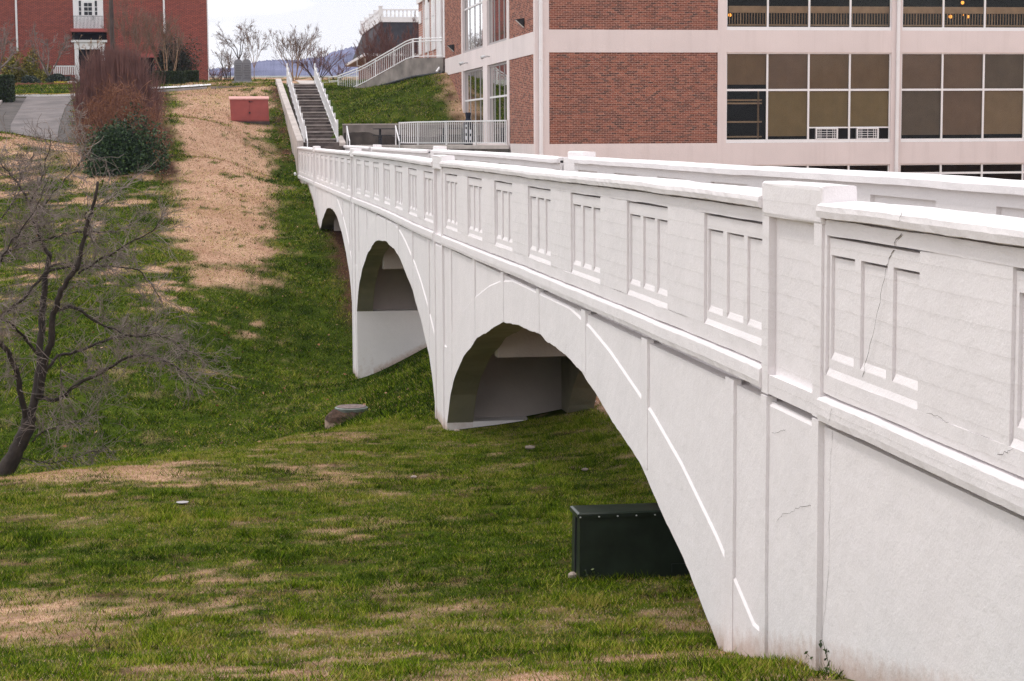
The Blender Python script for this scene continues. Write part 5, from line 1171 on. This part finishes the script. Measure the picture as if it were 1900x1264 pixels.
# the bare tree at the left, limb by limb
YT = 36.2
LIMBS = [  # radius at start, end, depth drift, pixel path
 (.185, .14, 0, [(-2, 905), (12, 872), (32, 835), (48, 800), (56, 772)]),
 (.075, .05, -.5, [(50, 785), (40, 735), (30, 685), (10, 648), (-22, 612), (-40, 560)]),
 (.105, .055, .5, [(57, 775), (68, 712), (74, 660), (77, 600), (80, 560), (88, 500), (92, 470)]),
 (.095, .03, -.6, [(72, 740), (82, 672), (94, 636), (100, 582), (110, 550), (130, 512), (146, 490), (160, 425), (172, 385), (182, 340)]),
 (.052, .012, -.9, [(80, 738), (108, 742), (142, 714), (200, 684), (240, 662), (290, 664), (335, 688), (366, 712)]),
 (.042, .010, .8, [(84, 690), (108, 662), (152, 650), (200, 630), (250, 622), (302, 624), (335, 645), (372, 662)]),
 (.045, .008, -.4, [(108, 574), (142, 573), (180, 598), (215, 612), (240, 624), (300, 622)]),
 (.032, .007, .7, [(86, 505), (130, 494), (180, 494), (245, 498), (276, 522), (300, 560)]),
 (.030, .006, -.7, [(146, 508), (190, 480), (240, 450), (282, 428), (300, 405)]),
 (.045, .010, .6, [(-60, 520), (-20, 492), (10, 470), (40, 455), (100, 440), (140, 432), (200, 431), (240, 421)]),
 (.040, .026, .4, [(-20, 605), (0, 590), (40, 556), (80, 512), (96, 494), (130, 490)]),
 (.040, .012, -.8, [(72, 660), (42, 622), (20, 600), (-12, 582), (-50, 560)]),
 (.045, .010, .3, [(92, 475), (80, 452), (62, 405), (52, 372), (36, 345), (8, 310), (-12, 285)]),
 (.024, .006, -.3, [(56, 376), (72, 345), (86, 300), (96, 262)]),
 (.026, .006, .5, [(80, 452), (70, 420), (74, 392), (110, 345), (150, 300), (162, 262)]),
 (.018, .005, -.2, [(150, 470), (165, 425), (160, 395), (200, 372), (240, 340)]),
 (.016, .004, -.5, [(112, 660), (114, 700), (114, 750), (110, 790)]),
 (.022, .005, .3, [(60, 820), (80, 800), (110, 790), (150, 780), (205, 745)]),
 (.016, .004, -.3, [(40, 850), (90, 860), (150, 845), (200, 830)]),
 (.026, .006, -.5, [(-8, 560), (-2, 500), (20, 450), (45, 420), (70, 380), (90, 330)]),
 (.022, .005, .4, [(-10, 420), (20, 380), (40, 330), (60, 290)]),
]
segL = []; outT = []
for k0, (r0, r1, dr, path) in enumerate(LIMBS):
    n = len(path); pts = []
    for k, (px, py) in enumerate(path): pts.append(at(px, py, YT + dr*k/(n-1)*2.0 - (.0 if k else 0)))
    fine = []
    for k in range(n-1):
        a = pts[max(k-1, 0)]; b = pts[k]; c = pts[k+1]; d = pts[min(k+2, n-1)]
        for s in range(4):
            t = s/4; fine.append(.5*((2*b)+(-a+c)*t+(2*a-5*b+4*c-d)*t*t+(-a+3*b-3*c+d)*t**3))
    fine.append(pts[-1]); N = len(fine)-1
    fine = [f+rv()*.012*(0 if k == 0 else 1) for k, f in enumerate(fine)]
    segL.append((fine, [(r0+(r1-r0)*k/N)*(.78 if k0 else .9)*(1+RJ(.07)) for k in range(N+1)]))
    if r0 < .18:
        Ltot = sum(np.linalg.norm(fine[k+1]-fine[k]) for k in range(N))
        for _ in range(int(Ltot*(23 if r0 < .09 else 10))):
            t = random.uniform(.22, 1); k = min(N-1, int(t*N)); d = nrm(fine[k+1]-fine[k])
            dd = nrm(d*.6 + nrm(rv()*np.array([1, .8, 1]))*.9 + np.array([.12, 0, -.02 if fine[k][2] < -3.6 else .15]))
            grow(outT, fine[k], dd, random.uniform(.25, .85), max(.007, .013*(1.2-t)), random.choice((0, 1, 1, 2)), .0, .85, .26, (3, 6), .55, .0042, .15)
ft = thing('bare_tree', 'large bare spreading tree with a leaning dark trunk behind the lawn edge at the left', 'tree', tuple(at(-2, 905, YT)))
for k, (pts, rad) in enumerate(segL):
    m = MB(); m.tube(pts, rad, 12 if k == 0 else 8); m.build('limb' if k else 'trunk', M['bark'], ft, smooth=True)
segs_mesh('twigs', [o[:8] for o in outT], M['twig'], ft, 3)
# small bare trees on the skyline
def multi(name, label, px, Y, h, stems, lean, lev, mt, mtc, group=None, up=.12, spread=.5, r=.07, kids=(4, 7), base=None, wob=.12, ratio=.5, rmin=.008, trunk=0):
    x = X_(px, Y); b = np.array([x, Y, hz(x, Y) if base is None else base]); out = []
    if trunk:
        for k in range(3): out.append((*(b+np.array([0, 0, trunk*k/3])), *(b+np.array([RJ(.03), RJ(.03), trunk*(k+1)/3])), r*1.3, r*1.2, 9))
        b2_ = b+np.array([0, 0, trunk*.97])
    else: b2_ = b
    for k in range(stems):
        a = 2*math.pi*(k+random.random()*.6)/stems; d = nrm(np.array([math.cos(a)*lean, math.sin(a)*lean, 1]))
        grow(out, b2_+np.array([math.cos(a), math.sin(a), 0])*(.0 if trunk else .12)-np.array([0, 0, .05]), d, (h-trunk)*random.uniform(.75, 1), r, lev, up, spread, wob, kids, ratio, rmin, .35)
    return tree_from(out, name, label, 'tree', tuple(b), mt, mtc, group, lev)
multi('crape_myrtle', 'bare many stemmed tree with tan trunks on the skyline above the stairs', 548, 131, 3.5, 8, .42, 3, M['stemgold'], M['twig_tan'], None, .06, .60, .034, (5, 8), None, .09, .50, .006)
multi('bare_shrub', 'dark bare fan shaped shrub right of the many stemmed tree above the stairs', 590, 132, 2.3, 12, .65, 2, M['bark'], M['twig_red'], None, .05, .5, .035, (5, 8), None, .12, .5, .010)
multi('bare_shrub', 'faint dark bare shrub between the stairs and the ramp railing', 628, 136, 1.5, 9, .8, 2, M['bark'], M['twig_red'], None, .03, .6, .025, (4, 6), None, .12, .5, .010)
multi('young_tree', 'young bare tree with slender pale trunk right of the stone monument', 474, 134, 3.3, 6, .42, 3, M['stemgold'], M['twig_tan'], None, .06, .58, .018, (4, 6), None, .1, .5, .006, trunk=1.0)
multi('bare_tree', 'dark crooked bare tree rising behind the stone monument', 446, 137, 4.3, 4, .55, 3, M['bark'], M['twig_tan'], None, .03, .65, .038, (5, 7), None, .2, .55, .006, trunk=1.7)
multi('bare_shrub', 'bare grey shrub between the brick hall corner and the stone monument', 428, 135, 2.2, 11, .75, 2, M['bark'], M['twig'], None, .05, .6, .035, (5, 7), None, .15, .5, .010)
multi('bare_shrub', 'low dark bare shrub at the right corner of the brick hall', 408, 140, 1.4, 10, .9, 2, M['bark'], M['twig_red'], None, .03, .6, .025, (5, 7), None, .15, .5, .010)
multi('twiggy_tree', 'reddish brown bare twiggy tree in front of the mansard roof', 727, 124, 4.6, 22, .55, 3, M['twig_tan'], M['twig_red'], None, .10, .42, .028, (5, 7), 1.9, .09, .5, .007)
multi('bare_tree', 'bare tree with forked grey trunk before the brick hall, left of the white doors', 94, 133, 3.5, 5, .9, 3, M['twig'], M['twig'], None, .05, .6, .06, (4, 7), None, .16, .52, .010, trunk=.55)
multi('bare_tree', 'grey bare tree at the far left edge in front of the brick hall', -12, 118, 4.2, 6, .8, 3, M['twig'], M['twig'], None, .03, .7, .08, (4, 7), None, .2, .52, .010, trunk=.6)
multi('twiggy_tree', 'hazy brown bare tree against the brick hall, right of the utility pole', 255, 137, 4.6, 11, .50, 3, M['twig_tan'], M['twig_tan'], None, .08, .45, .03, (5, 7), None, .1, .55, .006)
multi('bare_tree', 'bare tree with a forked tan trunk standing before the dark evergreen', 316, 126.5, 3.4, 6, .55, 3, M['stemgold'], M['twig_tan'], None, .10, .45, .035, (5, 7), None, .1, .55, .006)
multi('small_tree', 'pale thin bare tree in front of the white doors of the hall', 168, 138, 3.6, 4, .7, 3, M['twig_tan'], M['stemgold'], None, .05, .6, .035, (3, 5), None, .15, .5, .008, trunk=1.6)
# leaves
def leaves(name, P, size, mt, parent, tint=None, flat=0):
    P = np.asarray(P); n = len(P); a = RNG.normal(size=(n, 3)); a[:, 2] *= (1-flat); a /= np.linalg.norm(a, axis=1)[:, None]; b = np.cross(a, RNG.normal(size=(n, 3))); b /= np.linalg.norm(b, axis=1)[:, None]
    s = (size*RNG.uniform(.6, 1.3, n))[:, None]; V = np.stack([P-a*s, P+b*s*.55, P+a*s, P-b*s*.55], 1)
    t = RNG.random(n) if tint is None else tint
    return fast_mesh(name, V.reshape(-1, 3), 4, mt, {'tint': np.repeat(t, 4)}, parent)
def bush_pts(c, rad, n, lumps=14, seed=0):
    """points in the outer parts of many overlapping clumps: an uneven crown"""
    r = np.random.default_rng(seed); c = np.array(c); rad = np.array(rad); out = []; ti = []
    ctr = r.normal(size=(lumps, 3)); ctr /= np.linalg.norm(ctr, axis=1)[:, None]; ctr = ctr*r.uniform(.35, .78, (lumps, 1)); ctr[:, 2] = np.abs(ctr[:, 2])*.95 if True else 0
    for k in range(lumps):
        m = n//lumps; d = r.normal(size=(m, 3)); d /= np.linalg.norm(d, axis=1)[:, None]; q = ctr[k] + d*(.40*r.uniform(.55, 1.05, (m, 1)))*r.uniform(.75, 1.15)
        out.append(c+q*rad); ti.append(np.clip(r.random(m)*.8 + .2*r.random(), 0, 1))
    return np.concatenate(out), np.concatenate(ti)
def shrub(name, label, px, Y, z, w, d, h, n, size, mt, seed, cat='shrub', group=None, lumps=16, stem=True, flat=0):
    x = X_(px, Y); b = (x, Y, hz(x, Y) if z is None else z); t = thing(name, label, cat, b, group)
    P, ti = bush_pts((x, Y, b[2]), (w/2, d/2, h*.86), n, lumps, seed); P = P[P[:, 2] > b[2]-.1]; leaves('foliage', P, size, M[mt], t, ti[:len(P)], flat)
    if stem:
        sg = []
        for k in range(7): q = np.array([x+RJ(.1), Y+RJ(.1), b[2]-.1]); e = np.array([x+RJ(w*.3), Y+RJ(d*.3), b[2]+h*.7]); sg.append((*q, *e, .03, .01))
        segs_mesh('stem', sg, M['bark'], t, 5)
    return t
def clipped(name, label, xa, xb, ya, yb, za, zb, n, size, mt, group=None):
    t = thing(name, label, 'hedge', ((xa+xb)/2, (ya+yb)/2, za), group)
    U = RNG.random((n, 3)); f = RNG.random(n); ax = np.where(f < .62, 1, np.where(f < .86, 2, 0)); d = RNG.random(n)**2*.14
    lo = np.array([xa, ya, za]); hi = np.array([xb, yb, zb]); P = lo+U*(hi-lo)
    for k, side in ((1, 0), (2, 1), (0, None)):
        s = ax == k
        if side is None: q = RNG.random(n) < .5; P[s & q, k] = lo[k]+d[s & q]; P[s & ~q, k] = hi[k]-d[s & ~q]
        elif side == 0: q = RNG.random(n) < .8; P[s & q, k] = lo[k]+d[s & q]; P[s & ~q, k] = hi[k]-d[s & ~q]
        else: P[s, k] = hi[k]-d[s]*.6
    cr = .08*(fbm(P[:, 0]*1.5, P[:, 2]*1.5+P[:, 1], 3)-.5)[:, None]; P = P + cr*np.array([1, 1, .6])
    ti = np.clip(RNG.random(n)*.75 + np.where(ax == 2, .3, 0), 0, 1); leaves('foliage', P, size, M[mt], t, ti)
    m = MB(); m.box(xa+.16, xb-.16, ya+.16, yb-.16, za-.1, zb-.14); m.build('branches', M['bark'], t); return t
clipped('clipped_hedge', 'long low clipped green hedge before the brick hall, nearer block', X_(286, 121), X_(346, 121), 121, 122.3, hz(X_(315, 121), 121)-.05, zat(315, 132.5, 121), 9000, .05, 'boxhedge', 'clipped hedges by the brick hall')
clipped('clipped_hedge', 'short clipped green hedge block continuing the long one towards the hall corner', X_(346, 124), X_(371, 124), 124, 125.2, hz(X_(358, 124), 124)-.05, zat(358, 131.5, 124), 5000, .05, 'boxhedge', 'clipped hedges by the brick hall')
clipped('clipped_hedge', 'dark clipped hedge block beside the drive at the left edge', X_(-60, 109), X_(25, 109), 109, 110.6, hz(X_(0, 109), 109)-.1, zat(0, 139, 109), 10000, .055, 'boxhedge', 'clipped hedges by the brick hall')
shrub('evergreen_tree', 'large dark pyramidal evergreen against the brick hall near its right corner', 332, 141, None, 3.9, 2.4, 4.3, 14000, .075, 'holly', 5, 'evergreen', None, 30)
shrub('golden_shrub', 'golden yellow shrub against the brick hall by the left downspout', 28, 143, None, 2.2, 1.6, 2.6, 5000, .07, 'yellowleaf', 6, group='golden shrubs along the brick hall')
shrub('golden_shrub', 'tall golden yellow shrub between the left downspout and the forked tree', 66, 143.5, None, 1.9, 1.5, 3.4, 5500, .07, 'yellowleaf', 7, group='golden shrubs along the brick hall')
shrub('golden_shrub', 'low golden shrub directly behind the forked grey trunk', 86, 142.5, None, 1.7, 1.4, 1.7, 4000, .07, 'yellowleaf', 8, group='golden shrubs along the brick hall')
shrub('juniper', 'low blue green juniper left of the forked grey trunk', 60, 131, None, 2.0, 1.4, .75, 5000, .06, 'juniper', 9, group='low junipers in the flower bed')
shrub('juniper', 'low blue green juniper right of the forked grey trunk, below the white fence', 116, 131.5, None, 2.4, 1.4, .80, 6000, .06, 'juniper', 10, group='low junipers in the flower bed')
shrub('dwarf_shrub', 'small reddish brown dwarf shrub behind the yellow flowers', 118, 129.6, None, .5, .5, .32, 700, .04, 'leaflitter', 11, group='dwarf shrubs by the flowers'); shrub('dwarf_shrub', 'small reddish brown dwarf shrub behind the white flowers', 134, 129.6, None, .55, .5, .32, 700, .04, 'leaflitter', 12, group='dwarf shrubs by the flowers')
xa, xb = X_(104, 129), X_(146, 129); n = 500; FX = RNG.uniform(xa, xb, n); FY_ = 129+RNG.uniform(-.15, .15, n); FZ = H(FX, FY_)+RNG.uniform(.06, .2, n)
tag(leaves('flowers', np.stack([FX, FY_, FZ], -1), .045, M['flower'], None, np.clip((FX-xa)/(xb-xa), 0, 1)), kind='stuff')
be = thing('flower_bed_edging', 'row of reddish edging bricks in front of the flower bed', 'edging', (X_(88, 128.5), 128.5, hz(X_(88, 128.5), 128.5)))
for k in range(34):
    x = X_(29+3.45*k, 128.5); m = MB(); z = hz(x, 128.5); m.obox((x-.055, 128.4+RJ(.02), z-.1), (.10, .02, 0), (-.02, .2, 0), (0, 0, .25+RJ(.03))); m.build('brick', M['brick2'], be)
# purple shrub, brambles and the evergreen in front of them
xa, xb, ya, yb = X_(150, 90), X_(284, 90), 89.2, 91.2; pg = thing('purple_shrub', 'tall flat topped bare shrub of dense purple brown stems below the utility pole', 'shrub', ((xa+xb)/2, 90, hz((xa+xb)/2, 90)))
sg = []; ztop = zat(215, 91, 90)
for k in range(2600):
    x = (xa+xb)/2 + (xb-xa)*.5*max(-1.06, min(1.06, random.gauss(0, .62))); y = random.uniform(ya, yb); z0 = hz(0, 0) if False else -.35
    e = math.sin(math.pi*(x-xa)/(xb-xa)); zt = ztop - .95*(1-e)**2 + .5*(fbm(np.array([x*.8]), np.array([y*.8]), 3)[0]-.5) + random.gauss(0, .12) - (random.random()**3)*2.2
    p = np.array([x*1.0, y, z0 + random.random()*2.0]); q = np.array([x+random.gauss(0, .27), y+random.gauss(0, .2), zt]); mid = (p+q)/2+rv()*.05
    sg.append((*p, *mid, .012, .009)); sg.append((*mid, *q, .009, .004))
segs_mesh('stems', sg, M['twig_red'], pg, 3)
bt = thing('bramble_thicket', 'tangled mound of orange brown bramble vines in front of the purple shrub', 'brambles', tuple(gp(205, 300)))
sg = []; cx_, cy_ = X_(222, 85.6), 85.6; zb_ = -1.2
for k in range(2000):
    a = random.uniform(0, 2*math.pi); rr_ = math.sqrt(random.random())*1.75; p = np.array([cx_+math.cos(a)*rr_*.95, cy_+math.sin(a)*rr_*.8, zb_+random.random()**.8*3.7*(1-.35*(rr_/1.55)**2)]); d = nrm(rv()*np.array([1, 1, .8])); L_ = random.uniform(.35, 1.2); curl = nrm(rv())
    for q in range(6):
        d = nrm(d+curl*.30+rv()*.14 - np.array([0, 0, .05])); e = p+d*L_/6; e[2] = max(e[2], zb_)
        r_ = .009*random.uniform(.6, 1.4); sg.append((*p, *e, r_, r_*.85)); p = e
segs_mesh('vines', sg, M['bramble'], bt, 3)
P, ti = bush_pts((cx_, cy_, zb_), (1.5, 1.0, 2.9), 3400, 20, 21); leaves('dry_leaves', P, .035, M['leaflitter'], bt, ti*.6)
sg = []
for k in range(26):
    p = np.array([X_(random.uniform(120, 175), 83), 83+RJ(1), -1.2]); d = nrm(np.array([random.gauss(-.25, .35), 0, 1])); L_ = random.uniform(1.2, 2.6)
    pl = [p]
    for q in range(6): d = nrm(d+rv()*.07+np.array([-.02, 0, -.05])); pl.append(pl[-1]+d*L_/6)
    m = MB(); m.tube(pl, [.014*(1-q*.13) for q in range(7)], 4); m.build('cane', M['stemgold'], bt)
p = gp(228, 326); ev = shrub('evergreen_shrub', 'broad dark glossy evergreen shrub at the foot of the brambles', 227, float(p[1])+.8, float(p[2])-.15, 4.1, 2.5, 3.5, 23000, .064, 'evergreen', 31, 'shrub', None, 30)
# leaves on the ground
n = 2600; LX = np.concatenate([RNG.uniform(-7, 4, n), X_(305, 95)+RNG.normal(0, .35, 900), 3.35+RNG.normal(0, .25, 300)]); LY = np.concatenate([RNG.uniform(40, 90, n), RNG.uniform(79, 112, 900), RNG.uniform(91, 111, 300)])
LX[n:n+900] = np.interp(LY[n:n+900], [78, 85, 100, 113], [-1.9, -2.25, -2.75, -2.95])+RNG.normal(0, .22, 900)
k = (RNG.random(len(LX)) < np.concatenate([np.full(n, .16), np.full(900, .4), np.ones(300)])); LX, LY = LX[k], LY[k]
tag(leaves('fallen_leaves', np.stack([LX, LY, H(LX, LY)+.05], -1), .05, M['leaflitter'], None, None, .7), kind='stuff')
# weeds against the wall foot and in front of the green box
M['weedstem'] = mat('green_weed_stem', (.07, .09, .03), .8)
def weed(px, py, h, n, label):
    p = gp(px, py); t = thing('weed', label, 'weed', tuple(p), 'weeds growing at the foot of the bridge'); sg = []; LP = []
    for k in range(n):
        a = np.array([p[0]+RJ(.05), p[1]+RJ(.06), p[2]-.01]); d = nrm(np.array([RJ(.5), RJ(.5), 1])); L_ = h*random.uniform(.5, 1.1)
        for q in range(4): d = nrm(d+rv()*.12); e = a+d*L_/4; sg.append((*a, *e, .0055*(1-q*.2), .0045*(1-q*.2))); a = e; LP += [a+rv()*.012 for _ in range(2)]
    segs_mesh('stem', sg, M['weedstem'], t, 4); leaves('leaf', LP, .02, M['boxhedge'], t)
for (px, py, h, n, l) in ((1362, 1200, .22, 6, 'thin weed at the left end of the bridge wall foot'), (1440, 1216, .16, 9, 'leafy weed clump by the left batten of the near pilaster'), (1530, 1240, .22, 6, 'tall thin weed beneath the cracked batten of the near pilaster'), (1548, 1250, .2, 6, 'low weed to the right of the cracked batten, at the wall foot'), (1100, 1076, .14, 6, 'small weed in front of the dark green box')):
    weed(px, py, h, n, l)
print('objects', len(bpy.data.objects), 'tris', sum(len(m.polygons) for m in bpy.data.meshes))
